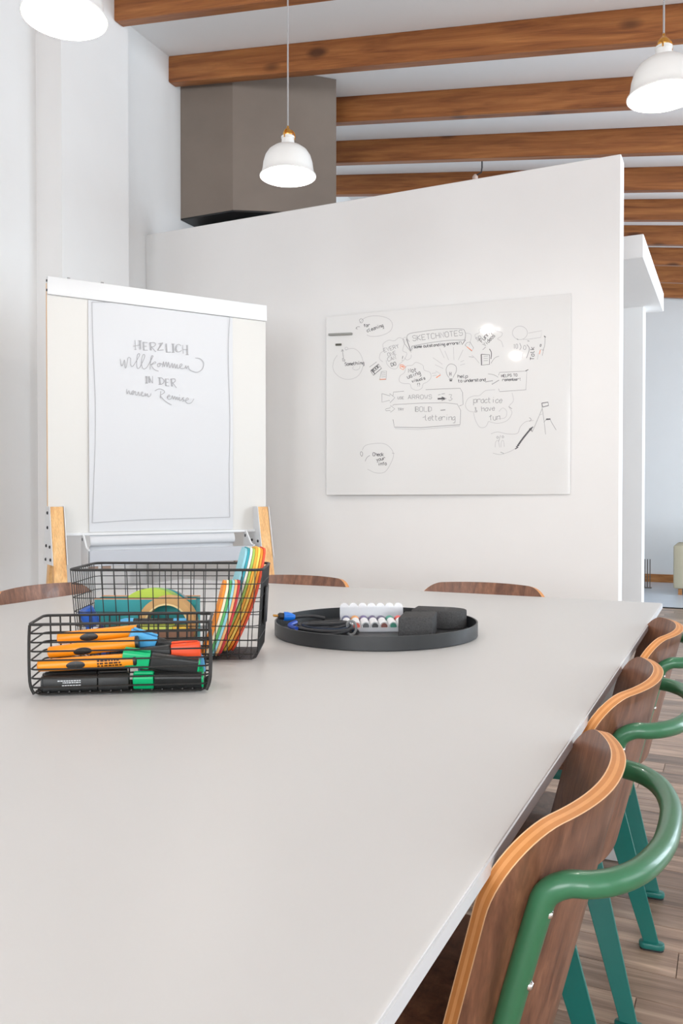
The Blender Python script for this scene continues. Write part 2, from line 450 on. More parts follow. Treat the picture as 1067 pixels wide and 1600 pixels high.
# edge lipping slightly proud
m = MB(); o_ = rrect(tw + 0.004, tl + 0.004, 0.014, 3); i_ = rrect(tw - 0.001, tl - 0.001, 0.0115, 3); n = len(o_)
V = [(a, b, TZ - 0.0165) for a, b in o_] + [(a, b, TZ - 0.002) for a, b in o_] + [(a, b, TZ - 0.002) for a, b in i_] + [(a, b, TZ - 0.0165) for a, b in i_]
m.add(V, [(r * n + i, r * n + (i + 1) % n, ((r + 1) % 4) * n + (i + 1) % n, ((r + 1) % 4) * n + i) for r in range(4) for i in range(n)])
m.build('edge_band', M_TEDGE, tb)
for sx in (-1, 1):
    for syy in (-1, 1):
        MB().box((sx * (tw / 2 - 0.12), syy * (tl / 2 - 0.40), (TZ - 0.021) / 2), (0.06, 0.06, TZ - 0.021)).build('leg', M_WHITEMETAL, tb, bevel=0.004)
for syy in (-1, 1):
    MB().box((0, syy * (tl / 2 - 0.40), TZ - 0.041), (tw - 0.30, 0.05, 0.038)).build('cross_rail', M_WHITEMETAL, tb, bevel=0.003)

# ================================================================== CHAIRS  (local: +x backwards, x=0 at the back's top, y width)
CT = 0.78
def make_chair():
    root = bpy.data.objects.new('dining_chair', None); C.objects.link(root); root.empty_display_size = 0.05
    W, T = 0.250, 0.019
    z_t0, z_b0, Rt, Rb = CT, 0.455, 0.075, 0.11
    cols = [math.sin(k / 26 * PI / 2) for k in range(-26, 27)]
    NR = 16
    def surf(s, z):
        x = -0.25 * (CT - z) - 0.078 * abs(s) ** 2.2 + 0.02 * max(0, (0.55 - z) / 0.1) * 0
        return Vector((x, s * W, z))
    def ztop(s):
        d = max(0, abs(s) * W - (W - Rt)) / Rt
        return z_t0 - 0.006 * s * s - Rt * (1 - math.sqrt(max(0, 1 - d * d)))
    def zbot(s):
        d = max(0, abs(s) * W - (W - Rb)) / Rb
        return z_b0 + Rb * (1 - math.sqrt(max(0, 1 - d * d)))
    P = []; Nn = []
    for s in cols:
        zb, zt_ = zbot(s), ztop(s); pc = []; nc = []
        for r in range(NR + 1):
            z = zb + (zt_ - zb) * r / NR
            p = surf(s, z); e = 1e-3
            ds = surf(s + e, z) - surf(s - e, z); dz = surf(s, z + e) - surf(s, z - e)
            pc.append(p); nc.append(ds.cross(dz).normalized())
        P.append(pc); Nn.append(nc)
    # faces: front (k=0) and back (k=5), rim in five plies
    lev = [-0.5, -0.42, -0.14, 0.10, 0.42, 0.5]
    m = MB(); nc_ = len(cols); base = []
    for L_ in lev:
        base.append(len(m.v))
        for i in range(nc_):
            for r in range(NR + 1): m.v.append(tuple(P[i][r] + Nn[i][r] * T * L_))
    idx = lambda k, i, r: base[k] + i * (NR + 1) + r
    for k in (0, 5):
        for i in range(nc_ - 1):
            for r in range(NR):
                m.f.append((idx(k, i, r), idx(k, i + 1, r), idx(k, i + 1, r + 1), idx(k, i, r + 1))); m.m.append(0)
    ring = [(i, NR) for i in range(nc_)] + [(nc_ - 1, r) for r in range(NR - 1, -1, -1)] + [(i, 0) for i in range(nc_ - 2, -1, -1)] + [(0, r) for r in range(1, NR)]
    for k in range(5):
        mi = [1, 2, 3, 2, 1][k]
        for a in range(len(ring)):
            p, q_ = ring[a], ring[(a + 1) % len(ring)]
            m.f.append((idx(k, *p), idx(k, *q_), idx(k + 1, *q_), idx(k + 1, *p))); m.m.append(mi)
    m.build('backrest', [M_WALNUT, M_PLY1, M_PLY2, MATS.get('ply_mid') or plain('ply_mid', srgb(216, 152, 92), 0.5, var=0.1, scale=60)], root, ang=50)
    # tube: upright, loop, upright
    RT = 0.0135
    half = [(-0.128, 0.205, 0.40), (-0.103, 0.205, 0.50), (-0.078, 0.204, 0.60), (-0.056, 0.203, 0.680), (-0.046, 0.202, 0.708), (-0.026, 0.199, 0.721), (-0.004, 0.192, 0.722),
            (0.016, 0.175, 0.722), (0.036, 0.142, 0.722), (0.050, 0.094, 0.722), (0.057, 0.040, 0.722)]
    half = [(x + 0.004, yy, z) for x, yy, z in half]
    path = [Vector(p) for p in half] + [Vector((x, -yy, z)) for x, yy, z in reversed(half)]
    m = MB(); m.tube(catmull(path, 6), RT, 14)
    tube = m.build('back_tube', M_GREEN, root, ang=60)
    # screws on the uprights
    for yy in (0.205, -0.205):
        for (xx, z) in ((-0.055, 0.690), (-0.075, 0.612)):
            Mx = Matrix.Translation((xx + 0.004 + 0.0125, yy, z)) @ Matrix.Rotation(PI / 2 + 0.3 - 0.0, 4, 'Y')
            MB().lathe([(0.0055, -0.002), (0.0055, 0.001), (0.004, 0.0035), (0.0, 0.0045)], 12, Mx).build('screw', M_CHROME, tube)
    # seat
    poly = []
    for k in range(40):
        a = 2 * PI * k / 40; c, s_ = math.cos(a), math.sin(a)
        poly.append((-0.345 + 0.205 * math.copysign(abs(c) ** 0.45, c), 0.215 * math.copysign(abs(s_) ** 0.45, s_)))
    seat = MB().prism(poly, 0.440, 0.454).build('seat', [M_WALNUT], root, bevel=0.004)
    for yy in (-0.12, 0.12):
        MB().lathe([(0.008, 0.453), (0.008, 0.455), (0.005, 0.457), (0, 0.4575)], 12, Matrix.Translation((-0.28, yy, 0))).build('bolt', M_CHROME, seat)
    fr = MB()
    fr.bx(-0.52, -0.15, -0.205, -0.180, 0.412, 0.440); fr.bx(-0.52, -0.15, 0.180, 0.205, 0.412, 0.440)
    fr.bx(-0.52, -0.495, -0.18, 0.18, 0.412, 0.440); fr.bx(-0.175, -0.15, -0.18, 0.18, 0.412, 0.440)
    fr.build('seat_frame', M_TEAL, root, bevel=0.004)
    # flat legs
    for (xt, xb, sgn) in ((-0.175, -0.062, 1), (-0.49, -0.57, -1)):
        for syy in (-1, 1):
            yt, yb = syy * 0.180, syy * 0.142
            wt, wb_ = 0.062, 0.036; t = 0.006
            V = []
            for (xc, z, ww, yc) in ((xt, 0.425, wt, yt), (xb, 0.012, wb_, yb)):
                for dx in (-ww / 2, ww / 2):
                    for dy in (-t / 2, t / 2): V.append((xc + dx, yc + dy, z))
            m = MB(); m.add(V, [(0, 1, 3, 2), (4, 6, 7, 5), (0, 4, 5, 1), (2, 3, 7, 6), (0, 2, 6, 4), (1, 5, 7, 3)])
            lg = m.build('leg', M_TEAL, root, bevel=0.0012, seg=1)
            foot = MB().prism([(xb + a, yb + b) for a, b in rrect(0.060, 0.030, 0.0149, 6)], 0.004, 0.018).build('foot', M_TEAL, lg, bevel=0.003)
            MB().prism([(xb + a, yb + b) for a, b in rrect(0.056, 0.026, 0.0129, 6)], 0.0, 0.004).build('glide', M_RUBBER, lg)
    return root
chair = make_chair()
CH = [((-0.127, 1.045), 0, 'walnut dining chair with a green tube back loop, second from the table end on its long side'),
      ((-0.126, 1.655), 0, 'x'), ((-0.122, 2.300), math.radians(4), 'x'),
      ((-0.875, 3.19), PI / 2, 'walnut chair back showing over the table end in front of the whiteboard'),
      ((-1.665, 3.155), PI / 2, 'walnut chair back showing over the table end beside the large wire basket'),
      ((-2.42, 2.335), PI, 'walnut chair back showing over the table edge in front of the flip chart leg')]
LBL = ['walnut chair with green tube loop, farthest in its row from the whiteboard wall',
       'walnut chair with green tube loop, middle one of the three in its row',
       'walnut chair with green tube loop, closest in its row to the whiteboard wall']
for i, ((x, y), rz, lab) in enumerate(CH):
    o = chair if i == 0 else copy_tree(chair)
    o.location = (x, y, 0); o.rotation_euler = (0, 0, rz)
    tag(o, LBL[i] if i < 3 else lab, 'chair', 'walnut and green chairs around the table')

# ================================================================== PENDANT LAMPS
def make_lamp(x, y, zrim, label):
    t = thing('pendant_lamp', label, 'lamp', (x, y, zrim), 0, 'white pendant lamps over the table')
    H = 0.150; R = 0.115
    out = [(0.115, 0.0), (0.1155, 0.004), (0.108, 0.012), (0.104, 0.030), (0.101, 0.055), (0.093, 0.082), (0.080, 0.102), (0.060, 0.117), (0.036, 0.126), (0.0275, 0.128), (0.0255, 0.150), (0.0245, 0.158)]
    inn = [(max(r - 0.0025, 0.001), max(z - 0.0015, 0.0)) for r, z in reversed(out)]
    m = MB(); m.lathe(out + inn, 48, closed=True); m.build('shade', M_SHADE, t)
    m = MB(); m.lathe([(0.0245, 0.154), (0.0275, 0.156), (0.0275, 0.162), (0.0225, 0.166), (0.0, 0.166)], 32); m.build('collar', M_SHADE, t)
    hd = MB(); hd.lathe([(0.0, 0.164), (0.019, 0.166), (0.021, 0.172), (0.019, 0.182), (0.012, 0.190), (0.006, 0.196), (0.004, 0.206), (0.0, 0.206)], 24)
    for k in range(3):
        a = 2 * PI * k / 3 + 0.5; c, s = math.cos(a), math.sin(a)
        hd.tube(catmull([(0.027 * c, 0.027 * s, 0.152), (0.0285 * c, 0.0285 * s, 0.164), (0.025 * c, 0.025 * s, 0.178), (0.014 * c, 0.014 * s, 0.189)], 4), 0.0028, 6)
    hd.build('lamp_holder', M_BRASS, t)
    MB().lathe([(0.0, 0.022), (0.014, 0.024), (0.026, 0.034), (0.030, 0.050), (0.026, 0.068), (0.016, 0.085), (0.013, 0.110), (0.0, 0.112)], 24).build('bulb', M_BULB, t)
    top = zc(x) - zrim
    cm_ = MB(); cm_.tube([(0, 0, 0.204), (0, 0, top * 0.5), (0, 0, top - 0.02)], 0.0032, 8); cm_.build('cord', M_CORD, t)
    MB().lathe([(0.0, top - 0.03), (0.03, top - 0.03), (0.045, top - 0.012), (0.048, top - 0.001)], 24).build('ceiling_rose', M_SHADE, t)
    l = bpy.data.lights.new('lamp_light', 'POINT'); l.energy = LAMP_W; l.color = (1.0, 0.955, 0.89); l.shadow_soft_size = 0.031
    lo = bpy.data.objects.new('lamp_light', l); C.objects.link(lo); lo.location = (x, y, zrim + 0.010)
    return t
ZR = 2.43
make_lamp(-1.655, 2.98, ZR, 'white enamel pendant lamp with brass holder hanging in front of the grey chimney')
make_lamp(-0.215, 2.92, ZR, 'white enamel pendant lamp with brass holder hanging in front of the wooden ceiling beams')
make_lamp(-1.665, 1.74, ZR, 'white pendant lamp hanging before the pale left wall, its cord out of view')
make_lamp(-0.215, 1.74, ZR, 'white pendant lamp over the table side of the green chairs, above the view')

# small cable end hanging from the ceiling behind the partition
t = thing('hanging_cable', 'short dark cable with a pale end hanging from the ceiling behind the partition', 'cable', (-1.1, 7.0, 3.0))
p_top = on_plane(753, 255, (0, 6.95, 0), Vector((0, 1, 0))); zt = zc(p_top.x)
t.location = (p_top.x, p_top.y, zt - 0.30)
MB().tube([(0, 0, 0.295), (0.0, 0, 0.16), (-0.005, 0, 0.12), (-0.05, 0, 0.10)], 0.006, 8).build('cord', M_RUBBER, t)
MB().lathe([(0, 0.02), (0.022, 0.02), (0.024, 0.09), (0.01, 0.11), (0, 0.11)], 16, Matrix.Translation((-0.06, 0, 0))).build('socket', colmat('pale_pink', 220, 196, 184), t)

# ================================================================== STROKE LETTERING
FONT = {  # single-stroke letters on a 4 x 9 grid, baseline 3, x-height 7, capitals 9
 'A': '0329 2943 1535', 'B': '0309 0929484736 0636 364544332303', 'C': '4839190804133344', 'D': '0309 09294844342303', 'E': '4909 0903 0343 0636', 'F': '4909 0903 0636',
 'G': '4839190804133344 4643 4626', 'H': '0309 4349 0646', 'I': '2329', 'J': '4944331304', 'K': '0309 4906 0643', 'L': '090343', 'M': '030926 264943', 'N': '03094349', 'O': '190804133344483919',
 'P': '0309 09394746360606', 'R': '0309 093947463606 2643', 'S': '48391908164644331304', 'T': '0949 2923', 'U': '0904133344 4449', 'V': '092349', 'W': '0913263349', 'X': '0349 0943', 'Y': '0926 4926 2623', 'Z': '09490343',
 'a': '4737160513334447 4743', 'b': '0903 05364744331304', 'c': '46371605133344', 'd': '4943 45371605133344', 'e': '054546371605133344', 'f': '48382823 0737', 'g': '4737160513344547 47413010', 'h': '0903 0637464743', 'i': '2723 2929', 'j': '27211000 2929', 'k': '0903 4705 0543',
 'l': '19142333', 'm': '0703 06272623 26374743', 'n': '0703 0637464743', 'o': '17051333453717', 'p': '0700 06374644331304', 'q': '4740 47371605133344', 'r': '0703 06274746', 's': '46371706153544331304', 't': '19142333 0737', 'u': '0704133346 4743', 'v': '072347', 'w': '0713263347', 'x': '0347 0743', 'y': '0724 4710', 'z': '07470343',
 '!': '2925 2323', '?': '0829384625 2323', '&': '43080919281604133345', '-': '0646', '3': '09392645341304', '.': '2323', '1': '182923', '0': '190804133344483919', '%': '0349', '>': '0849 4846'}
def glyph(c):
    s = FONT.get(c)
    if not s: return []
    out = []
    cur = []
    for part in s.split(' '):
        digs = [d for d in part if d.isdigit()]
        if len(digs) < 2: continue
        out.append([(int(digs[i]), int(digs[i + 1]) - 3) for i in range(0, len(digs) - 1, 2)])
    return out
class Pen:
    """collects flat ribbons in a picture frame (px) and maps them onto a plane"""
    def __init__(s, fx): s.fx = fx; s.r = {}; s.g = 'drawing'
    def line(s, pts, w_, mat, smooth=True, closed=False):
        P = [Vector((p[0], p[1], 0)) for p in pts]
        if smooth and len(P) > 2: P = catmull(P, 5, closed)
        if closed: P = P + [P[0]]
        s.r.setdefault(s.g, []).append((P, w_, mat))
    def text(s, txt, x, y, h, mat, w_=1.6, ang_=0.0, adv=5.4, asp=0.5, smooth=True, double=0):
        k = h / 6.0; ca, sa = math.cos(ang_), math.sin(ang_); cx = 0
        for c in txt:
            for g in glyph(c):
                for d in ([0] if not double else [0, double]):
                    pts = []
                    for (gx, gy) in g:
                        lx = (cx + gx) * k * asp * 1.25 + d; ly = -gy * k
                        pts.append((x + lx * ca - ly * sa, y + lx * sa + ly * ca))
                    if len(pts) == 2 and (Vector(pts[0]) - Vector(pts[1])).length < 0.01: pts[1] = (pts[0][0] + w_, pts[0][1] + 0.4)
                    s.line(pts, w_, mat, smooth and c.islower())
                    if double and len(g) > 2: break
            cx += adv if c != ' ' else 3.5
    def build(s, parent, lift, nrm):
        pw = parent.matrix_world.inverted()
        for gname, lines in s.r.items():
            m = MB(); mats = []
            for li, (P, w_, mat) in enumerate(lines):
                if mat not in mats: mats.append(mat)
                Q = [p for i, p in enumerate(P) if i == 0 or (p - P[i - 1]).length > 1e-4]
                if len(Q) < 2: continue
                V = []
                for i, p in enumerate(Q):
                    t = (Q[min(i + 1, len(Q) - 1)] - Q[max(i - 1, 0)])
                    t = t.normalized() if t.length > 1e-9 else Vector((1, 0, 0))
                    nn = Vector((-t.y, t.x, 0)) * (w_ / 2)
                    for e in (nn, -nn):
                        V.append(pw @ (s.fx(p.x + e.x, p.y + e.y) + nrm * (lift + 0.00003 * (li % 7))))
                m.add(V, [(2 * i, 2 * i + 1, 2 * i + 3, 2 * i + 2) for i in range(len(Q) - 1)], mats.index(mat))
            me = bpy.data.meshes.new(gname); me.from_pydata(m.v, [], m.f)
            for mt in mats: me.materials.append(mt)
            for p, mi in zip(me.polygons, m.m): p.material_index = mi
            o = bpy.data.objects.new(gname, me); C.objects.link(o); o.parent = parent; o['kind'] = 'stuff'

# ================================================================== WHITEBOARD (glass board on the partition)
WBT = 0.022
bx0, bz0 = on_plane(512.5, 773, (0, YW - WBT, 0), Vector((0, 1, 0))), None
bl = on_plane(512.5, 774, (0, YW - WBT, 0), Vector((0, 1, 0))); br = on_plane(890, 772, (0, YW - WBT, 0), Vector((0, 1, 0)))
btl = on_plane(513, 497, (0, YW - WBT, 0), Vector((0, 1, 0))); btr = on_plane(890, 457, (0, YW - WBT, 0), Vector((0, 1, 0)))
zb_, zt_ = (bl.z + br.z) / 2, (btl.z + btr.z) / 2
wcx, wcz = (bl.x + br.x) / 2, (zb_ + zt_) / 2
TB = math.radians(1.45)                                   # the panel hangs a degree off the wall
ww, wh = br.x - bl.x, zt_ - zb_
WC = Vector((wcx, YW - 0.030, 0))
DB = Vector((math.cos(TB), math.sin(TB), 0)); NW = Vector((math.sin(TB), -math.cos(TB), 0))
wb = thing('whiteboard', 'white glass whiteboard covered with marker sketchnotes on the partition wall', 'whiteboard', (wcx, WC.y, zb_), TB)
bpy.context.view_layer.update()
gp = MB(); gp.box((0, 0.003, wh / 2), (ww, 0.006, wh)); glass = gp.build('glass_panel', M_GLASSBOARD, wb, bevel=0.0012, seg=1)
for sx in (-1, 1):
    dep = 0.030 - 0.006 - 0.002 - sx * math.sin(TB) * (ww / 2 - 0.12)
    for zz in (0.12, wh - 0.12):
        MB().box((sx * (ww / 2 - 0.12), 0.006 + dep / 2, zz), (0.05, dep, 0.05)).build('standoff', M_WHITEMETAL, wb)
CS = 1067 / 400.0
def fwb(x, y): return on_plane(500 + x / CS, 450 + y / CS, WC, NW)
pen = Pen(fwb)
K, G, L_, O_ = M_INK, M_INKG, M_INKL, M_INKO
# for cleaning
pen.g = 'cleaning_note'
pen.line([(165, 146), (185, 126), (215, 117), (255, 118), (288, 130), (302, 152), (292, 180), (255, 198), (215, 202), (195, 196)], 1.8, L_)
pen.line([(164, 135), (172, 128), (180, 136), (172, 146)], 1.8, G, closed=True)
pen.line([(150, 170), (156, 162), (166, 162)], 2.2, G); pen.line([(152, 163), (150, 170), (158, 171)], 1.8, G)
pen.text('for', 183, 163, 13, K, 2.4, -0.1, asp=.6); pen.text('cleaning', 197, 184, 14, K, 2.2, -0.32, asp=.58)
# something
pen.g = 'something_note'
pen.line([(98, 296), (96, 280), (93, 257)], 2.2, G); pen.line([(89, 266), (93, 256), (97, 264)], 2.0, G)
pen.line([(105, 258), (140, 252), (168, 275), (180, 320), (160, 365), (120, 381), (80, 370), (55, 340), (57, 305), (72, 280)], 1.6, L_)
pen.line([(104, 250), (111, 247), (117, 253), (108, 259)], 1.8, L_, closed=True)
pen.text('To', 92, 306, 12, G, 2.0); pen.text('Something', 104, 324, 13, K, 2.3, -0.08, asp=.62)
pen.line([(140, 326), (136, 336), (150, 342), (164, 336), (166, 324)], 1.6, L_)
# everyone can do it cloud
pen.g = 'everyone_cloud'
pen.line([(262, 308), (248, 295), (252, 272), (266, 260), (262, 235), (285, 218), (310, 220), (330, 207), (352, 218), (350, 236), (345, 262), (362, 272), (350, 300), (330, 318), (318, 336), (296, 334), (280, 318), (276, 300)], 1.7, L_)
pen.text('EVERY', 268, 268, 16, G, 1.9, -0.30, asp=.75); pen.text('ONE', 284, 286, 15, G, 1.9, -0.26, asp=.75)
pen.text('CAN', 284, 306, 15, G, 1.9, -0.30, asp=.75); pen.text('DO', 298, 327, 14, K, 2.2, -0.28, asp=.75); pen.text('!', 338, 300, 18, K, 2.2, 0.2)
pen.line([(352, 290), (362, 300), (378, 292), (380, 278)], 1.6, L_)
# little books
pen.g = 'book_sketch'
pen.line([(211, 345), (244, 317), (256, 335), (222, 364)], 2.6, K, False, True); pen.line([(217, 342), (228, 358)], 3.2, K, False); pen.line([(206, 330), (236, 308)], 2.0, G, False)
pen.text('BOOK', 222, 352, 12, K, 2.2, -0.70, asp=.7)
pen.line([(256, 348), (277, 346), (275, 382), (248, 383)], 1.8, G, False, True)
for yy in (355, 363, 371): pen.line([(255, yy), (273, yy - 1)], 1.5, G, False)
pen.line([(249, 381), (275, 380)], 3.0, O_, False)
# banner
pen.g = 'banner_heading'
pen.line([(372, 224), (362, 208), (372, 191), (420, 182), (500, 172), (580, 170), (600, 174)], 2.0, G); pen.line([(600, 174), (606, 190), (604, 212), (598, 217)], 2.4, G)
pen.line([(598, 217), (540, 218), (460, 228), (384, 242)], 2.0, G); pen.line([(384, 242), (378, 262), (360, 212)], 2.8, K, False)
pen.line([(345, 212), (352, 232), (380, 268), (386, 250)], 2.0, G, False); pen.line([(345, 212), (356, 205), (366, 222)], 1.6, L_)
pen.text('SKETCHNOTES', 387, 221, 22, G, 2.3, -0.115, asp=.80, adv=5.3)
pen.text('some outstanding errors!', 392, 251, 11, K, 2.3, -0.09, asp=.74, adv=4.9)
pen.line([(606, 188), (630, 196), (622, 240)], 1.6, L_); pen.line([(586, 222), (592, 236), (606, 216)], 2.6, K, False)
pen.line([(604, 238), (632, 264), (640, 250), (625, 225), (612, 228), (604, 238)], 1.8, G, False); pen.line([(612, 245), (634, 262)], 3.2, O_, False)
# right cloud
pen.g = 'video_cloud'
pen.line([(650, 212), (646, 195), (664, 186), (664, 172), (690, 162), (718, 165), (732, 178), (758, 186), (756, 200), (740, 212), (755, 222), (763, 246)], 1.8, L_)
pen.text('SO', 656, 222, 15, G, 2.2, -0.55, asp=.72); pen.text('Funny', 676, 228, 18, K, 2.2, -0.85, asp=.62); pen.text('Videos', 688, 244, 15, K, 2.0, -0.80, asp=.62)
pen.line([(678, 258), (690, 246)], 2.4, G)
pen.line([(672, 276), (672, 322), (706, 318), (706, 278)], 2.4, K, False, True); pen.line([(672, 277), (673, 321)], 4.0, K, False)
for yy in (285, 294, 303): pen.line([(682, yy), (700, yy - 1)], 1.6, G, False)
pen.line([(706, 254), (714, 270), (712, 296)], 3.0, K); pen.line([(632, 280), (646, 292), (664, 314)], 1.8, L_); pen.line([(712, 314), (728, 292), (746, 284)], 1.8, G)
pen.line([(620, 286), (640, 289)], 1.6, G)
# people
pen.g = 'people_sketch'
pen.line([(833 + 31 * math.cos(a * PI / 8), 187 + 28 * math.sin(a * PI / 8)) for a in range(16)], 2.0, L_, closed=True)
pen.line([(868, 188), (924, 178), (920, 206), (866, 214), (845, 214)], 1.8, L_, False)
pen.line([(934, 200), (940, 206)], 4.0, K, False); pen.line([(938, 206), (936, 240), (928, 262)], 2.0, G)
pen.line([(820, 212), (826, 216)], 3.2, G, False); pen.line([(864, 220), (872, 222)], 3.2, G, False)
pen.text('10', 806, 252, 18, G, 2.0); pen.line([(832, 230), (838, 246), (832, 258)], 2.2, G)
pen.line([(850, 240), (858, 244), (856, 256), (848, 254)], 1.8, G, closed=True); pen.line([(862, 236), (872, 252), (866, 276), (860, 292)], 2.8, G)
pen.text('Talk', 892, 300, 16, K, 2.4, -PI / 2, asp=.8); pen.text('O', 916, 244, 10, K, 2.2, 0.2)
for a, b in (((846, 270), (842, 292)), ((880, 280), (878, 294)), ((910, 270), (906, 298)), ((826, 268), (822, 290))): pen.line([a, b], 1.7, L_, False)
pen.line([(918, 258), (932, 256), (926, 282)], 1.8, G, False); pen.line([(918, 258), (914, 276)], 2.6, O_, False)
# not using visuals cloud
pen.g = 'visuals_cloud'
pen.line([(348, 398), (330, 388), (334, 366), (352, 352), (360, 326), (384, 322), (400, 310), (428, 322), (434, 342), (458, 352), (462, 374), (446, 392), (430, 400), (424, 418), (404, 426), (382, 418), (374, 400)], 1.7, L_, closed=True)
pen.text('Not', 369, 352, 15, K, 2.2, -0.12, asp=.75); pen.text('using', 366, 378, 16, K, 2.2, -0.35, asp=.66); pen.text('visuals', 384, 394, 12, K, 2.1, -0.24, asp=.62); pen.text('!?', 404, 408, 12, K, 2.1)
pen.line([(334, 320), (344, 320), (356, 328), (346, 341), (334, 334)], 2.6, O_, False, True); pen.line([(338, 326), (350, 330)], 5.0, O_, False)
pen.line([(466, 356), (484, 354), (482, 346), (502, 358), (488, 374), (486, 364), (468, 366)], 1.8, L_, False); pen.line([(484, 374), (502, 362)], 3.6, O_, False)
# bulb
pen.g = 'light_bulb_sketch'
pen.line([(538, 374), (528, 358), (526, 336), (536, 320), (550, 317), (566, 326), (568, 346), (558, 366), (554, 374)], 2.0, G)
pen.text('H', 540, 366, 16, K, 2.0); pen.line([(538, 380), (552, 380)], 5.0, G, False); pen.line([(540, 386), (550, 386)], 5.5, K, False)
for a, b in (((498, 250), (518, 292)), ((556, 246), (558, 300)), ((596, 258), (576, 300)), ((470, 290), (510, 318)), ((480, 320), (514, 336)), ((585, 308), (600, 302)), ((584, 322), (604, 316)), ((520, 262), (536, 300))): pen.line([a, b], 1.6, L_, False)
pen.text('help', 574, 374, 13, K, 2.2, 0, asp=.75); pen.text('to understand', 576, 393, 12, K, 2.2, -0.05, asp=.74, adv=4.9)
pen.line([(688, 392), (720, 386), (716, 402), (746, 384)], 3.0, G, False); pen.line([(700, 358), (724, 362), (742, 372)], 1.8, G)
pen.line([(744, 364), (748, 352), (862, 346), (858, 424), (748, 432), (744, 420)], 2.0, G, False); pen.line([(856, 346), (868, 340)], 3.0, K, False)
pen.text('HELPS TO', 756, 372, 11, K, 2.0, -0.06, asp=.72); pen.text('remember!', 760, 388, 11, K, 2.0, -0.04, asp=.78, adv=4.9)
# use arrows / try bold lettering
pen.g = 'lettering_box'
pen.line([(258, 440), (258, 476), (290, 468), (292, 478), (312, 457), (290, 440), (292, 450), (258, 440)], 1.9, G, False)
pen.line([(304, 450), (306, 434), (350, 430)], 1.9, G, False); pen.line([(440, 424), (520, 420), (584, 418), (594, 436), (596, 486), (580, 492)], 2.0, G, False)
pen.text('USE', 324, 463, 10, G, 2.0, asp=.8); pen.text('ARROWS', 367, 463, 17, G, 2.1, -0.01, asp=.88, adv=5.5)
pen.line([(490, 462), (512, 461)], 6.5, K, False); pen.line([(508, 454), (526, 461), (508, 470)], 2.6, K, False, True); pen.line([(508, 461), (520, 461)], 8, K, False)
pen.line([(492, 446), (502, 444)], 2.0, G); pen.line([(506, 442), (520, 440)], 2.4, G); pen.text('3', 536, 470, 26, G, 2.2, 0.05, asp=.7)
pen.line([(274, 504), (292, 500), (294, 490), (312, 504), (294, 518), (292, 510), (276, 512), (272, 506)], 1.9, G, False)
pen.line([(302, 490), (308, 486), (420, 480), (520, 478), (572, 484), (586, 510), (584, 568)], 1.9, G, False)
pen.line([(304, 548), (310, 580), (420, 582), (520, 574), (584, 570)], 2.6, G, False); pen.line([(312, 586), (410, 590), (582, 576)], 2.0, L_, False)
pen.text('TRY', 324, 511, 10, G, 2.0, asp=.8); pen.text('BOLD', 397, 515, 20, G, 2.0, 0, asp=.80, double=2.4); pen.line([(502, 510), (522, 508)], 4.0, G, False)
pen.text('lettering', 436, 551, 22, G, 2.1, 0, asp=.64, adv=4.9); pen.line([(428, 540), (440, 536)], 2.0, G)
# practice and have fun
pen.g = 'practice_cloud'
pen.line([(650, 518), (620, 512), (606, 490), (616, 462), (640, 450), (664, 448), (690, 428), (730, 424)], 1.7, L_); pen.line([(640, 520), (648, 552), (666, 580), (690, 578), (702, 556)], 1.7, L_)
pen.line([(702, 556), (740, 564), (780, 552), (800, 520), (788, 494), (806, 470), (800, 436)], 1.7, L_); pen.line([(786, 494), (800, 504)], 2.2, G)
pen.text('practice', 640, 478, 22, G, 2.2, 0.0, asp=.66, adv=5.0); pen.text('&', 646, 517, 20, G, 2.0); pen.text('have', 674, 514, 20, G, 2.1, -0.08, asp=.64); pen.text('fun', 706, 552, 24, G, 2.1, -0.08, asp=.6)
pen.line([(742, 545), (772, 540), (778, 515), (762, 500), (745, 515)], 1.6, L_); pen.text('"', 634, 548, 10, L_)
# mountain
pen.g = 'mountain_sketch'
pen.line([(924, 480), (950, 476), (952, 490), (928, 496), (924, 480)], 3.2, K, False); pen.line([(924, 484), (926, 502)], 2.0, G, False)
pen.line([(926, 502), (906, 550), (884, 600)], 1.8, G, False); pen.line([(926, 502), (934, 556), (940, 610)], 1.8, G, False)
pen.line([(914, 530), (930, 524)], 1.6, L_); pen.line([(932, 560), (946, 544), (958, 546), (966, 562), (984, 592)], 2.0, G, False); pen.line([(942, 548), (960, 546)], 5.5, K, False)
pen.line([(712, 608), (740, 600), (780, 608), (822, 606), (834, 580), (856, 558), (890, 552)], 1.9, L_); pen.line([(872, 540), (880, 548), (872, 556)], 2.2, G)
pen.line([(720, 688), (752, 694), (790, 682), (816, 668)], 1.9, L_)
for k in range(16):
    f = k / 15; x = 818 + 62 * f - 14 * math.sin(PI * f) * 0; yv = 668 - 84 * f ** 0.85
    pen.line([(x - 5, yv + 3), (x + 8, yv - 5)], 4.2, K, False)
pen.line([(872, 586), (884, 598), (880, 584)], 3.6, K, False)
pen.line([(736, 622), (740, 618), (744, 623), (739, 627)], 1.8, G, closed=True); pen.line([(758, 620), (762, 616), (766, 621), (761, 625)], 1.8, G, closed=True)
pen.line([(752, 614), (744, 640)], 1.6, G); pen.line([(730, 664), (732, 642), (742, 636), (748, 664)], 1.6, L_); pen.line([(754, 664), (756, 640), (764, 636), (768, 662)], 1.6, L_)
pen.line([(752, 684), (766, 690)], 2.2, G)
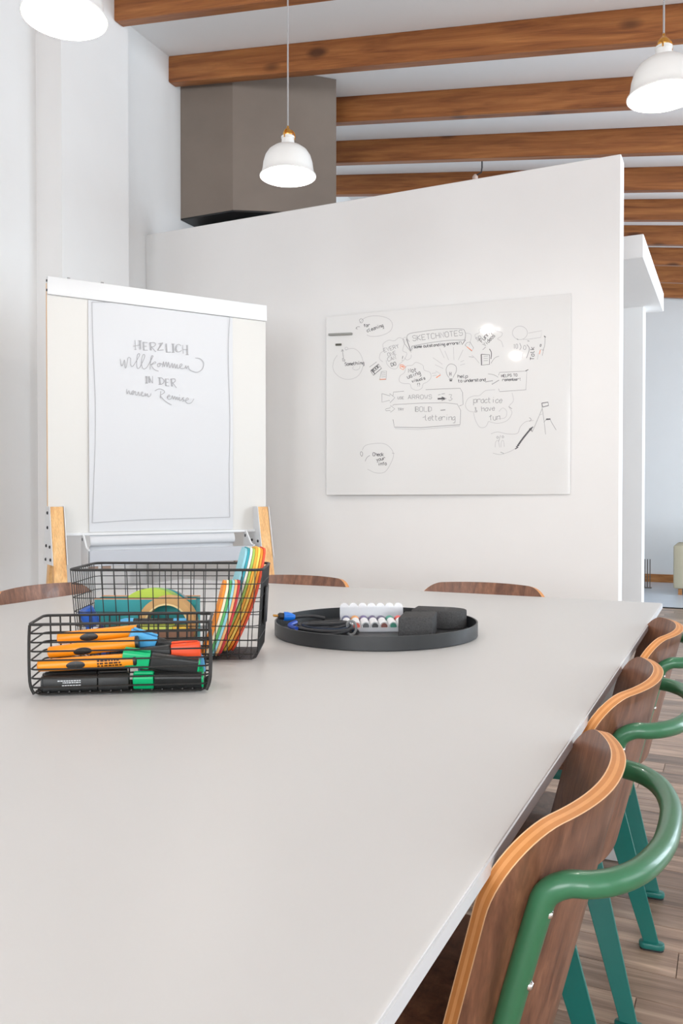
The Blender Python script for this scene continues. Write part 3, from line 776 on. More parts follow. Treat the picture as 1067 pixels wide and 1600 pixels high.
# check your info
pen.g = 'check_note'
pen.line([(176, 676), (190, 656), (230, 648), (270, 650), (298, 672), (306, 700), (290, 740), (268, 768), (230, 770), (198, 755)], 1.8, L_)
pen.line([(168, 690), (172, 682), (178, 690), (174, 702)], 2.2, G, closed=True); pen.line([(208, 698), (196, 706), (188, 722)], 2.0, G); pen.line([(300, 688), (310, 690)], 3.0, L_)
pen.text('Check', 220, 700, 14, K, 2.2, 0.0, asp=.66, adv=4.8); pen.text('your', 236, 722, 13, K, 2.2, -0.2, asp=.66); pen.text('info', 242, 740, 14, K, 2.2, -0.06, asp=.6)
bpy.context.view_layer.update()
pen.build(wb, 0.0006, NW)
# magnetic pen holder and little magnet on the board
def slab_px(name, u0, v0, u1, v1, hpx, thick, mat, label, cat):
    a = fwb(u0, v0); b = fwb(u1, v1); d = (b - a); c = (a + b) / 2
    hh = hpx / CS / F_PX * 5.2
    o = MB().box((0, 0, 0), (d.length, thick, hh)).build(name, mat, None, bevel=0.001, seg=1)
    o.location = c + NW * (thick / 2 + 0.0012); o.rotation_euler = (0, -math.atan2(d.z, d.x), TB)
    return tag(o, label, cat)
slab_px('magnet_bar', 40, 196, 136, 192, 8, 0.020, colmat('grey_magnet', 150, 152, 148), 'grey magnetic bar stuck on the whiteboard beside the note on cleaning', 'magnet')
slab_px('magnet', 66, 237, 90, 236, 8, 0.008, colmat('dark_magnet', 84, 84, 74), 'small dark magnet on the whiteboard above the something circle', 'magnet')

# ================================================================== FLIP CHART
FW = 1.15
ad = math.radians(33.3); DV = Vector((math.sin(ad), math.cos(ad), 0)); NV = Vector((math.cos(ad), -math.sin(ad), 0))   # along the board, towards the room
rL = 3.626 * FW; aL = math.atan((75 - 533.5) / F_PX)
PL = Vector((math.sin(aL - YAW) * rL, math.cos(aL - YAW) * rL, 0))
MF = frame(PL + DV * FW / 2, DV, -NV, UP)          # local x along board, -y towards viewer
fc = thing('flip_chart', 'white flip chart stand with ash wood legs', 'flip chart', M=MF)
bpy.context.view_layer.update()
ZB, ZTP = 0.945, 2.165
hw = FW / 2
bd = MB().bx(-hw, hw, 0, 0.018, ZB, ZTP - 0.02).build('board', M_BOARD, fc, bevel=0.001, seg=1)
MB().bx(-hw - 0.001, -hw + 0.0005, 0.002, 0.016, ZB, ZTP - 0.03).build('board_edge', M_ASH, bd, smooth=False)
clamp = MB().bx(-hw, hw, -0.016, 0.006, ZTP - 0.085, ZTP).build('clamp_bar', M_WHITEMETAL, fc, bevel=0.003)
for zz in (ZTP - 0.02, ZTP - 0.065):
    MB().lathe([(0.006, 0), (0.006, 0.004), (0, 0.004)], 10, Matrix.Translation((-hw, -0.006, zz)) @ Matrix.Rotation(-PI / 2, 4, 'Y')).build('bolt', M_RUBBER, clamp)
for xx in (-hw + 0.10, -hw + 0.26):
    MB().box((xx, -0.005, ZTP + 0.003), (0.012, 0.012, 0.008)).build('pin', colmat('grey_pin', 150, 150, 150), clamp)
MB().bx(-hw + 0.02, hw - 0.04, -0.022, 0.010, ZB - 0.012, ZB + 0.002).build('bottom_ledge', M_WHITEMETAL, fc, bevel=0.003)
# legs: front pair leaning towards the room at the foot, rear pair the other way
def leg_box(m, x, ytop, ztop, ybot, zbot, wx, wy):
    V = []
    for (yy, zz) in ((ytop, ztop), (ybot, zbot)):
        for dx in (-wx / 2, wx / 2):
            for dy in (-wy / 2, wy / 2): V.append((x + dx, yy + dy, zz))
    m.add(V, [(0, 1, 3, 2), (4, 6, 7, 5), (0, 4, 5, 1), (2, 3, 7, 6), (0, 2, 6, 4), (1, 5, 7, 3)])
ZL = CAM.z - 12 / F_PX * 3.9
for sx in (-1, 1):
    xl = sx * (hw - (0.030 if sx < 0 else 0.042))
    zt_l = ZL if sx < 0 else ZL - 0.005
    m = MB(); leg_box(m, xl, -0.030, zt_l, -0.270, 0.0, 0.060, 0.035); lf = m.build('front_leg', M_ASH, fc, bevel=0.002, seg=1)
    m = MB(); leg_box(m, xl, 0.050, 0.86, 0.330, 0.0, 0.030, 0.050); lr = m.build('rear_leg', M_ASH, fc, bevel=0.002, seg=1)
    # bracket plate hugging the leg
    br_ = MB()
    xo = xl + sx * 0.033
    V = []
    prof = [(-0.052, zt_l + 0.002), (0.030, zt_l + 0.002), (0.075, 0.80), (-0.128, 0.80)]
    prof = [(-0.053, zt_l + 0.002), (0.032, zt_l + 0.002), (0.085, 0.80), (-0.115, 0.80)]
    for dx in (-0.0015, 0.0015): V += [(xo + dx, a, b) for a, b in prof]
    br_.add(V, [(0, 1, 2, 3), (7, 6, 5, 4)] + [(i, 4 + i, 4 + (i + 1) % 4, (i + 1) % 4) for i in range(4)])
    xi = xl - sx * 0.033
    V = []
    for dx in (-0.0015, 0.0015): V += [(xi + dx, a, b) for a, b in prof]
    br_.add(V, [(0, 1, 2, 3), (7, 6, 5, 4)] + [(i, 4 + i, 4 + (i + 1) % 4, (i + 1) % 4) for i in range(4)])
    bo = br_.build('bracket', M_WHITEMETAL, fc, smooth=False)
    for (yy, zz) in ((-0.015, 1.045), (-0.015, 0.975), (-0.060, 0.885), (0.015, 0.888), (-0.075, 0.825), (0.030, 0.822)):
        for xx, dr in ((xo, sx), (xi, -sx)):
            if xx == xi and zz > 0.93: continue
            MB().lathe([(0.0075, 0), (0.0075, 0.004), (0.004, 0.006), (0, 0.006)], 10, Matrix.Translation((xx + dr * 0.0015, yy, zz)) @ Matrix.Rotation(dr * PI / 2, 4, 'Y')).build('bolt', M_RUBBER, bo)
    for yy in (-0.265, 0.325):
        MB().bx(xl - 0.035, xl + 0.035, yy - 0.03, yy + 0.03, 0, 0.012).build('foot_pad', M_RUBBER, lf if yy < 0 else lr, bevel=0.003)
MB().bx(-hw + 0.06, hw - 0.06, 0.19, 0.215, 0.38, 0.43).build('stretcher', M_ASH, fc, bevel=0.002)
# pen tray hung below the board
px0, px1 = -hw + 0.155, hw - 0.125
tr = MB()
tr.bx(px0, px1, -0.125, -0.121, 0.790, 0.865); tr.bx(px0, px1, -0.121, 0.0, 0.790, 0.794); tr.bx(px0, px1, -0.004, 0.0, 0.794, 0.850)
tro = tr.build('pen_tray', plain('grey_tray_metal', (0.47, 0.49, 0.53), 0.4, var=0.01), fc, bevel=0.0012, seg=1)
for xx in (px0 + 0.004, px1 - 0.004):
    m = MB(); V = []
    prof = [(-0.125, 0.79), (-0.125, 0.872), (-0.105, 0.872), (-0.085, 0.880), (-0.020, 0.945), (0.004, 0.945), (0.004, 0.79)]
    n = len(prof)
    for dx in (-0.004, 0.004): V += [(xx + dx, a, b) for a, b in prof]
    m.add(V, [tuple(range(n)), tuple(range(2 * n - 1, n - 1, -1))] + [(i, n + i, n + (i + 1) % n, (i + 1) % n) for i in range(n)])
    ta = m.build('tray_arm', M_WHITEMETAL, tro, smooth=False)
    MB().lathe([(0.012, -0.003), (0.012, 0.003), (0.006, 0.005), (0, 0.005)], 12, Matrix.Translation((xx, -0.018, 0.915)) @ Matrix.Rotation(-PI / 2, 4, 'Y')).build('knob', M_RUBBER, ta)
for xx in (px0 + 0.03, px0 + 0.09, px1 - 0.09, px1 - 0.03):
    MB().bx(xx - 0.020, xx + 0.020, -0.118, -0.095, 0.776, 0.789).build('clip', colmat('clip_brown', 150, 126, 112), tro)
# paper: pad sheet over the board, and the rolled spare sheets behind the tray
def bp(u, v): return on_plane(u, v, PL, NV)          # point on the board plane
def loc_of(p): return MF.inverted() @ p
sl, sr = loc_of(bp(138, 600)).x, loc_of(bp(363, 600)).x
sheet = MB(); NS = 24; V = []
for j in range(NS + 1):
    z = ZB + 0.005 + (ZTP - 0.087 - ZB - 0.005) * j / NS
    for i in range(9):
        x = sl + (sr - sl) * i / 8
        yy = -0.0045 - 0.004 * math.sin(PI * j / NS) * (0.35 + 0.65 * abs(i / 4 - 1) ** 3) * (1 - j / NS) * 1.5
        V.append((x, yy, z))
fs = [(j * 9 + i, j * 9 + i + 1, (j + 1) * 9 + i + 1, (j + 1) * 9 + i) for j in range(NS) for i in range(8)]
V2 = [(x, yy + 0.0012, z) for x, yy, z in V]; o2 = len(V)
rim = []
idx = [i for i in range(9)] + [j * 9 + 8 for j in range(1, NS + 1)] + [NS * 9 + i for i in range(7, -1, -1)] + [j * 9 for j in range(NS - 1, 0, -1)]
rim = [(idx[k], idx[(k + 1) % len(idx)], o2 + idx[(k + 1) % len(idx)], o2 + idx[k]) for k in range(len(idx))]
sheet.add(V + V2, fs + [tuple(o2 + a for a in reversed(f)) for f in fs] + rim)
pt = thing('flip_chart_paper', 'large white paper sheet with a handwritten German welcome hanging on the flip chart', 'paper', M=MF)
bpy.context.view_layer.update()
sheet.build('sheet', M_PAPER, pt)
fp = Pen(lambda x, y: on_plane(x, y, PL + NV * 0.0085, NV))
fp.g = 'border_line'
fp.line([(143.5, 472), (197, 473.5), (290, 484), (359, 495.6)], 0.75, M_INKG); fp.line([(359, 495.6), (356.5, 550), (359.3, 656), (358, 730), (359, 808)], 0.75, M_INKG)
fp.line([(359, 808), (290, 810), (213, 812.5), (144, 817)], 0.75, M_INKG); fp.line([(144, 817), (146, 770), (148.5, 695), (149, 640), (147, 577), (145, 530), (143.5, 472)], 0.75, M_INKG)
SC = 1067 / 180.0
T_ = lambda pts: [(160 + a / SC, 510 + b / SC) for a, b in pts]
def st(pts, w_=0.85, sm=True): fp.line(T_(pts), w_, M_INKG, sm)
fp.g = 'heading_lettering'
# HERZLICH, hand-drawn capitals with doubled stems
for L1 in ([(302, 128), (308, 212)], [(342, 132), (346, 214)], [(352, 132), (356, 214)], [(284, 184), (350, 172)], [(330, 132), (362, 134)], [(296, 214), (316, 214)],
           [(375, 148), (378, 220)], [(384, 148), (387, 220)], [(374, 146), (418, 150)], [(382, 184), (410, 184)], [(378, 220), (420, 220)],
           [(438, 152), (444, 222)], [(447, 152), (453, 222)], [(516, 162), (560, 152)], [(560, 154), (512, 224)], [(552, 152), (508, 220)], [(510, 222), (566, 218)],
           [(586, 158), (590, 240)], [(595, 158), (599, 240)], [(588, 240), (634, 238)], [(650, 162), (652, 238)], [(658, 162), (660, 238)], [(638, 162), (668, 164)], [(640, 240), (668, 240)],
           [(744, 172), (748, 252)], [(780, 172), (782, 262)], [(789, 172), (791, 262)], [(746, 214), (788, 216)], [(770, 262), (800, 262)]):
    st(L1, 0.8, False)
st([(438, 152), (480, 150), (492, 168), (476, 186), (448, 190)]); st([(455, 190), (480, 220), (496, 236)])
st([(730, 180), (706, 166), (682, 180), (674, 212), (690, 236), (720, 232), (732, 220)]); st([(692, 180), (682, 206), (694, 230)])
fp.g = 'welcome_lettering'
st([(165, 300), (175, 360), (188, 358), (205, 310), (210, 380), (222, 372), (238, 290), (262, 296)]); st([(262, 295), (264, 360), (285, 365), (335, 285), (345, 255), (325, 262), (318, 330), (322, 385), (345, 380), (385, 300), (392, 265), (372, 268), (362, 340), (376, 390), (410, 380), (462, 290), (470, 275), (452, 282), (440, 400)])
st([(440, 362), (485, 328), (492, 340), (455, 358), (480, 398), (520, 415)]); st([(530, 340), (510, 352), (516, 374), (534, 364), (532, 342), (552, 352)])
st([(555, 378), (566, 325), (572, 374), (590, 328), (598, 376), (612, 330), (622, 384), (646, 340), (652, 386), (668, 345), (677, 388), (692, 350), (698, 390), (738, 358), (728, 346), (714, 368), (728, 390), (762, 385), (772, 362), (777, 390), (795, 366), (803, 394), (832, 415), (880, 424), (924, 396), (936, 342), (910, 302), (860, 292)])
fp.g = 'middle_lettering'
for L1 in ([(404, 464), (406, 526)], [(412, 464), (414, 526)], [(396, 464), (420, 464)], [(398, 526), (422, 526)], [(428, 462), (432, 524)], [(436, 462), (440, 524)], [(430, 462), (460, 524)], [(464, 460), (466, 526)],
           [(524, 478), (530, 536)], [(532, 478), (538, 536)], [(580, 486), (584, 548)], [(588, 486), (592, 548)], [(578, 486), (616, 488)], [(588, 518), (610, 518)], [(582, 550), (618, 552)], [(634, 488), (640, 556)], [(642, 488), (648, 556)]):
    st(L1, 0.8, False)
st([(512, 476), (550, 478), (570, 504), (556, 532), (520, 538)]); st([(628, 488), (668, 486), (676, 504), (660, 520), (646, 522)]); st([(650, 522), (672, 550), (686, 570)])
fp.g = 'closing_lettering'
st([(225, 580), (228, 626), (246, 594), (258, 628), (290, 606), (284, 594), (270, 614), (282, 632), (304, 600), (308, 630), (322, 634), (335, 605), (342, 638), (374, 616), (366, 606), (357, 626), (370, 645), (390, 640), (396, 618), (402, 645), (415, 622), (424, 652), (444, 642), (450, 620)])
st([(485, 598), (520, 580), (562, 588), (574, 612), (535, 640)]); st([(540, 600), (535, 666)]); st([(535, 640), (580, 690), (640, 728)])
st([(597, 658), (624, 646), (616, 634), (600, 656), (614, 676), (638, 668), (648, 640), (656, 676), (670, 646), (679, 679), (690, 652), (699, 682), (712, 654), (714, 686), (730, 682), (754, 658), (738, 668), (758, 684), (740, 696)])
st([(762, 692), (796, 676), (786, 662), (770, 686), (786, 712), (822, 708), (848, 670)]); st([(713, 634), (716, 638)], 1.0, False)
bpy.context.view_layer.update()
fp.build(pt, 0.0, NV)
# spare sheets
m = MB(); prof = [(0.030, 0.945), (0.005, 0.930), (-0.010, 0.905), (-0.006, 0.885), (0.012, 0.876), (0.016, 0.86), (-0.02, 0.845), (-0.03, 0.80)]
pr = catmull([Vector((a, b, 0)) for a, b in prof], 4); V = []
for p in pr: V += [(sl + 0.0, p.x - 0.02, p.y), (sr + 0.0, p.x - 0.02, p.y)]
nb = len(V); V += [(a, b + 0.004, c) for a, b, c in V]
n = len(pr)
fs = [(2 * i, 2 * i + 1, 2 * i + 3, 2 * i + 2) for i in range(n - 1)]
m.add(V, fs + [tuple(nb + a for a in f) for f in fs] + [(2 * i, 2 * i + 2, nb + 2 * i + 2, nb + 2 * i) for i in range(n - 1)] + [(2 * i + 1, 2 * i + 3, nb + 2 * i + 3, nb + 2 * i + 1) for i in range(n - 1)] + [(0, 1, nb + 1, nb), (2 * n - 2, 2 * n - 1, nb + 2 * n - 1, nb + 2 * n - 2)])
sp = m.build('paper_pad', M_PAPER, None)
sp.matrix_world = MF
tag(sp, 'blue-white spare paper sheets curling out below the flip chart board over the tray', 'paper')

# ================================================================== WIRE BASKETS
def basket(root, wt, dt, wb_, db, h, z0, rows, pitch, wr, rr, front_v=True, left_v=True, rad=0.02):
    """tapered wire basket, local x right, y away, z up"""
    def ring(z):
        f = (z - z0) / (h - z0); a = wb_ + (wt - wb_) * f; b = db + (dt - db) * f
        return [Vector((p[0], p[1], z)) for p in rrect(a, b, rad, 4)]
    rim = MB(); rim.tube(ring(h), rr, 8, closed=True); rim.build('rim', M_WIRE, root)
    hz = MB()
    for k in range(rows): hz.tube(ring(z0 + 0.014 + (h - z0 - 0.014) * k / rows), wr, 5, closed=True)
    hz.build('side_wires', M_WIRE, root)
    up = MB(); rc = 0.014
    def bent(axis, t):
        f = 1.0
        if axis == 'x':      # wire runs front to back at local x = t (fraction)
            xt, xb = t * wt / 2, t * wb_ / 2
            pts = []
            for s in (-1, 1):
                seg = [Vector((xt, s * dt / 2, h)), Vector((xb, s * db / 2, z0 + rc)), Vector((xb, s * (db / 2 - rc * 0.3), z0 + rc * 0.3)), Vector((xb, s * (db / 2 - rc), z0))]
                pts += seg if s < 0 else list(reversed(seg))
            if not front_v: pts = pts[2:]
            return pts
        yt, yb = t * dt / 2, t * db / 2; pts = []
        for s in (-1, 1):
            seg = [Vector((s * wt / 2, yt, h)), Vector((s * wb_ / 2, yb, z0 + rc)), Vector((s * (wb_ / 2 - rc * 0.3), yb, z0 + rc * 0.3)), Vector((s * (wb_ / 2 - rc), yb, z0))]
            pts += seg if s < 0 else list(reversed(seg))
        if not left_v: pts = pts[2:-2]
        return pts
    nx = max(2, int(wt / pitch)); 
    for k in range(nx + 1):
        t = -0.93 + 1.86 * k / nx; up.tube(bent('x', t), wr, 5)
    up.build('upright_wires', M_WIRE, root)
    cr = MB(); ny = max(2, int(dt / (pitch * 0.62)))
    for k in range(ny + 1):
        t = -0.86 + 1.72 * k / ny; cr.tube(bent('y', t), wr, 5)
    cr.build('cross_wires', M_WIRE, root)
BLD, BLL = 1.905, -0.386
bigM = frame(LD(BLL, BLD, TZ), RV, FV, UP)
bk = thing('wire_basket', 'large black wire basket holding cards, a tape roll and glue sticks on the table', 'basket', M=bigM)
basket(bk, 0.424, 0.20, 0.400, 0.172, 0.205, 0.004, 6, 0.0285, 0.0011, 0.0030, rad=0.022)
MB().box((0.2125, -0.010, 0.118), (0.004, 0.055, 0.085), Matrix.Rotation(0.06, 3, 'Y')).build('label_plate', M_BLACK, bk, bevel=0.001)
MB().box((0.203, -0.015, 0.10), (0.003, 0.10, 0.17), Matrix.Rotation(0.06, 3, 'Y')).build('side_plate', M_BLACK, bk, bevel=0.001)
smallM = frame(LD(-0.412, 1.508 + 0.06, TZ), RV * math.cos(0.12) + FV * math.sin(0.12), FV * math.cos(0.12) - RV * math.sin(0.12), UP)
sk = thing('wire_basket', 'small black wire basket full of orange markers and black highlighters on the table', 'basket', M=smallM)
basket(sk, 0.324, 0.120, 0.318, 0.116, 0.133, 0.004, 7, 0.0195, 0.0017, 0.0027, front_v=False, left_v=False, rad=0.012)
MB().tube(catmull([(0.160, -0.060, 0.132), (0.163, -0.058, 0.10), (0.162, -0.058, 0.03), (0.155, -0.056, 0.006)], 4), 0.0034, 8).build('corner_bar', M_WIRE, sk)
MB().tube(catmull([(-0.160, -0.060, 0.132), (-0.162, -0.058, 0.10), (-0.161, -0.058, 0.03), (-0.154, -0.056, 0.006)], 4), 0.0028, 8).build('corner_bar', M_WIRE, sk)

# ------------------------------------------------------------------ pens
def pen_frame(BM, a, b, roll=0.0):
    """frame at a, local x to b, in basket coordinates"""
    a, b = Vector(a), Vector(b); x = (b - a).normalized(); y = UP.cross(x).normalized(); z = x.cross(y)
    R_ = Matrix.Rotation(roll, 3, x); y = R_ @ y; z = R_ @ z
    return BM @ frame(a, x, y, z), (b - a).length
RX90 = Matrix.Rotation(PI / 2, 4, 'Y')
def orange_marker(BM, a, b, label, roll=0.0, text=False):
    Mx, L = pen_frame(BM, a, b, roll)
    t = thing('marker', label, 'marker', M=Mx, group='orange markers in the small basket')
    body = MB(); body.lathe([(0.0088, 0.0), (0.0105, 0.002), (0.0118, L * 0.25), (0.0122, L * 0.5), (0.0122, L * 0.985), (0.0114, L)], 20, RX90)
    b_ = body.build('body', M_ORANGE, t)
    # dark oval grip window on the side (local -y)
    gm = MB(); V = []; nn = 24
    V.append((L * 0.40, -0.01265, 0.0))
    for k in range(nn):
        an = 2 * PI * k / nn; xx = L * 0.40 + 0.017 * math.cos(an); th_ = 0.62 * math.sin(an); V.append((xx, -0.0126 * math.cos(th_), 0.0126 * math.sin(th_)))
    gm.add(V, [(0, 1 + k, 1 + (k + 1) % nn) for k in range(nn)])
    gm.build('ink_window', M_BLACKP, b_)
    if text:
        tx = MB()
        for r in range(3):
            xx = L * 0.62
            while xx < L * 0.86:
                ww_ = random.uniform(0.003, 0.008); zz = 0.005 - 0.005 * r; th_ = zz / 0.0124
                tx.add([(xx, -0.01245 * math.cos(th_ + d), 0.01245 * math.sin(th_ + d)) for d in (-0.14, 0.14)] + [(xx + ww_, -0.01245 * math.cos(th_ + d), 0.01245 * math.sin(th_ + d)) for d in (0.14, -0.14)], [(0, 1, 2, 3)])
                xx += ww_ + random.uniform(0.001, 0.0025)
        tx.build('print', colmat('dark_print', 70, 40, 10), b_, smooth=False)
    MB().lathe([(0.0125, L * 0.992), (0.0128, L * 0.996), (0.0128, L * 1.02), (0.0105, L * 1.03), (0, L * 1.03)], 20, RX90).build('cap', M_BLACKP, t)
    return t
orange_marker(smallM, (-0.152, -0.034, 0.053), (0.022, -0.036, 0.061), 'orange marker with printed lettering lying lowest against the small basket front wires', 0.1, True)
orange_marker(smallM, (-0.140, -0.004, 0.072), (0.022, -0.008, 0.088), 'orange marker in the middle of the three in the small basket', 0.3)
orange_marker(smallM, (-0.128, 0.020, 0.094), (0.022, 0.018, 0.106), 'orange marker lying on top of the other orange ones in the small basket', 0.1)
def highlighter(BM, a, b, capmat, label, roll=0.0, text=False, capfrac=0.36, w_=0.020, h_=0.030):
    """flat black body with a coloured cap at the a end"""
    Mx, L = pen_frame(BM, a, b, roll)
    t = thing('highlighter', label, 'highlighter', M=Mx, group='black highlighters in the small basket')
    cap_l = L * capfrac
    RXm = Matrix(((0, 0, 1, 0), (1, 0, 0, 0), (0, 1, 0, 0), (0, 0, 0, 1)))     # prism z -> local x
    MB().prism(rrect(w_, h_, 0.006, 4), cap_l + 0.001, L, RXm).build('body', M_BLACKP, t, bevel=0.0012, seg=1)
    MB().prism(rrect(w_ + 0.002, h_ + 0.002, 0.007, 4), 0.0, cap_l, RXm).build('cap', capmat, t, bevel=0.0022, seg=2)
    MB().box((cap_l * 0.52, 0, h_ / 2 + 0.0035), (cap_l * 0.92, 0.007, 0.003)).build('clip', capmat, t, bevel=0.001, seg=1)
    MB().prism(rrect(w_ - 0.002, h_ - 0.004, 0.005, 4), L, L + 0.003, RXm).build('end_plug', capmat, t)
    if text:
        tx = MB()
        for r, (n_, zz) in enumerate(((9, 0.0055), (8, 0.002), (7, -0.003), (4, -0.0062))):
            xx = L * 0.56
            for k in range(n_):
                ww_ = random.uniform(0.0018, 0.005); tx.add([(xx, w_ / 2 + 0.0003, zz - 0.0008), (xx, w_ / 2 + 0.0003, zz + 0.0008), (xx + ww_, w_ / 2 + 0.0003, zz + 0.0008), (xx + ww_, w_ / 2 + 0.0003, zz - 0.0008)], [(0, 1, 2, 3)]); xx += ww_ + 0.001
        tx.build('print', colmat('white_print', 225, 228, 230), t, smooth=False)
    return t
GRN, BLU, RED = colmat('green_cap', 0, 178, 112, 0.35), colmat('blue_cap', 84, 172, 224, 0.35), colmat('red_cap', 246, 84, 38, 0.35)
highlighter(smallM, (0.012, -0.032, 0.021), (-0.142, -0.038, 0.021), M_BLACKP, 'all black marker with small white print at the bottom of the small basket', 0.0, True)
highlighter(smallM, (0.005, -0.004, 0.021), (-0.146, -0.008, 0.021), M_BLACKP, 'all black marker lying behind the printed black one at the basket bottom')
highlighter(smallM, (0.000, 0.022, 0.021), (-0.140, 0.020, 0.021), M_BLACKP, 'all black marker along the back wires at the small basket bottom')
highlighter(smallM, (0.006, 0.000, 0.0475), (-0.140, 0.002, 0.0475), M_BLACKP, 'all black marker lying across others under the orange markers', PI / 2)
highlighter(smallM, (0.000, -0.036, 0.066), (0.138, -0.028, 0.044), GRN, 'black highlighter with a green cap lying on top by the small basket front', 0.15)
highlighter(smallM, (0.020, -0.034, 0.022), (0.146, -0.038, 0.020), GRN, 'black highlighter with a green cap at the bottom of the small basket', 0.5, capfrac=0.30)
highlighter(smallM, (0.006, 0.006, 0.098), (0.120, 0.030, 0.055), BLU, 'black highlighter with a light blue cap pointing up in the small basket', 0.2, capfrac=0.42)
highlighter(smallM, (0.142, -0.006, 0.072), (0.018, -0.004, 0.062), RED, 'black highlighter with a bright red cap beside the basket corner', 0.0, capfrac=0.44)
highlighter(smallM, (0.148, 0.020, 0.040), (0.028, 0.022, 0.022), BLU, 'black highlighter with a blue cap deep in the small basket corner', 0.0)
highlighter(smallM, (0.148, -0.010, 0.021), (0.030, -0.011, 0.021), GRN, 'black highlighter with a green cap turned to the small basket side', 0.0, capfrac=0.2)

# ------------------------------------------------------------------ contents of the large basket (local x right, y away)
def placed(o, Mx): o.matrix_world = Mx; return o
bx = thing('card_box', 'teal cardboard box with kraft rim standing in the large wire basket', 'box', M=bigM @ Matrix.Translation((-0.072, 0.048, 0.006)))
m = MB(); a, b, h_, t_ = 0.236, 0.060, 0.120, 0.003
m.bx(-a / 2, a / 2, -b / 2, -b / 2 + t_, 0, h_); m.bx(-a / 2, a / 2, b / 2 - t_, b / 2, 0, h_); m.bx(-a / 2, -a / 2 + t_, -b / 2 + t_, b / 2 - t_, 0, h_); m.bx(a / 2 - t_, a / 2, -b / 2 + t_, b / 2 - t_, 0, h_); m.bx(-a / 2, a / 2, -b / 2, b / 2, -0.001, 0.002)
bo = m.build('body', M_TEALCARD, bx, smooth=False)
m = MB()
m.bx(-a / 2 - .0005, a / 2 + .0005, -b / 2 - .0005, -b / 2 + t_, h_, h_ + 0.003); m.bx(-a / 2 - .0005, a / 2 + .0005, b / 2 - t_, b / 2 + .0005, h_, h_ + 0.003)
m.build('rim', colmat('salmon_edge', 222, 160, 120), bx, smooth=False)
def round_card(x, z, rx, rz_, yv, mat, label):
    m = MB(); m.prism([(rx * math.cos(2 * PI * k / 56), rz_ * math.sin(2 * PI * k / 56)) for k in range(56)], -0.0006, 0.0006)
    o = m.build('oval_card', mat, None)
    o.matrix_world = bigM @ Matrix.Translation((x, yv, z)) @ Matrix.Rotation(PI / 2, 4, 'X')
    return tag(o, label, 'card', 'oval cards in the large basket')
LIME, TEAL2, GREYC = colmat('lime_card', 178, 206, 70), colmat('turquoise_card', 40, 156, 172), colmat('grey_card', 186, 180, 176)
round_card(-0.060, 0.084, 0.078, 0.067, 0.030, LIME, 'lime green oval card in front of the other oval cards in the teal box')
round_card(-0.051, 0.085, 0.078, 0.067, 0.038, colmat('pale_green_card', 150, 190, 110), 'pale green oval card between a lime and a turquoise one in the teal box')
round_card(-0.044, 0.083, 0.078, 0.067, 0.046, TEAL2, 'turquoise oval card between a pale green and a grey one in the teal box')
round_card(-0.037, 0.081, 0.078, 0.067, 0.054, GREYC, 'grey oval card behind the other oval cards in the teal box')
# tape roll facing the viewer
tpM = bigM @ Matrix.Translation((-0.012, -0.012, 0.072)) @ Matrix.Rotation(PI / 2, 4, 'X')
tp = thing('tape_roll', 'large roll of beige masking tape standing upright in the large basket', 'tape', M=tpM)
MB().lathe([(0.051, -0.022), (0.066, -0.022), (0.066, 0.022), (0.051, 0.022)], 64, closed=True).build('tape', M_KRAFT, tp)
MB().lathe([(0.047, -0.0225), (0.0508, -0.0225), (0.0508, 0.0225), (0.047, 0.0225)], 64, closed=True).build('core', colmat('core_card', 232, 206, 150), tp)
# note block in kraft box
nb_ = thing('note_box', 'brown card box holding yellow sticky notes before the tape roll', 'box', M=bigM @ Matrix.Translation((-0.010, -0.062, 0.006)))
MB().bx(-0.070, 0.062, -0.018, 0.018, 0, 0.062).build('body', M_BROWN, nb_, bevel=0.001, seg=1)
MB().bx(-0.068, 0.060, -0.0185, -0.018, 0.004, 0.016).build('label_strip', M_KRAFT, nb_)
def block(name, x0, x1, y0, y1, z0, z1, mat, label, cat, rz=0.0):
    o = MB().bx(-(x1 - x0) / 2, (x1 - x0) / 2, -(y1 - y0) / 2, (y1 - y0) / 2, 0, z1 - z0).build(name, mat, None, bevel=0.0008, seg=1)
    o.matrix_world = bigM @ Matrix.Translation(((x0 + x1) / 2, (y0 + y1) / 2, z0)) @ Matrix.Rotation(rz, 4, 'Z'); return tag(o, label, cat)
block('sticky_notes', -0.075, 0.010, -0.080, -0.045, 0.0685, 0.079, colmat('lime_note', 226, 240, 110), 'pad of lime yellow sticky notes on top of the brown card box', 'sticky notes')
block('sticky_notes', 0.012, 0.042, -0.080, -0.045, 0.0685, 0.0765, colmat('amber_note', 252, 208, 70), 'pad of amber sticky notes beside the lime pad on the brown card box', 'sticky notes')
# pen across the notes
Mx, L = pen_frame(bigM, (-0.110, -0.062, 0.087), (0.040, -0.058, 0.087))
pn_ = thing('fineliner', 'black fineliner with light blue ends lying across the sticky notes', 'pen', M=Mx)
MB().lathe([(0.0055, 0.028), (0.0065, 0.032), (0.0065, L - 0.03), (0.0055, L - 0.028)], 16, RX90).build('body', M_BLACKP, pn_)
MB().lathe([(0.0, 0.0), (0.004, 0.002), (0.0068, 0.012), (0.0068, 0.031), (0.0, 0.031)], 16, RX90).build('cap', colmat('sky_blue', 90, 176, 226, 0.35), pn_)
MB().lathe([(0.0, L - 0.03), (0.0066, L - 0.03), (0.0066, L - 0.004), (0.004, L), (0, L)], 16, RX90).build('end_cap', colmat('sky_blue', 90, 176, 226), pn_)
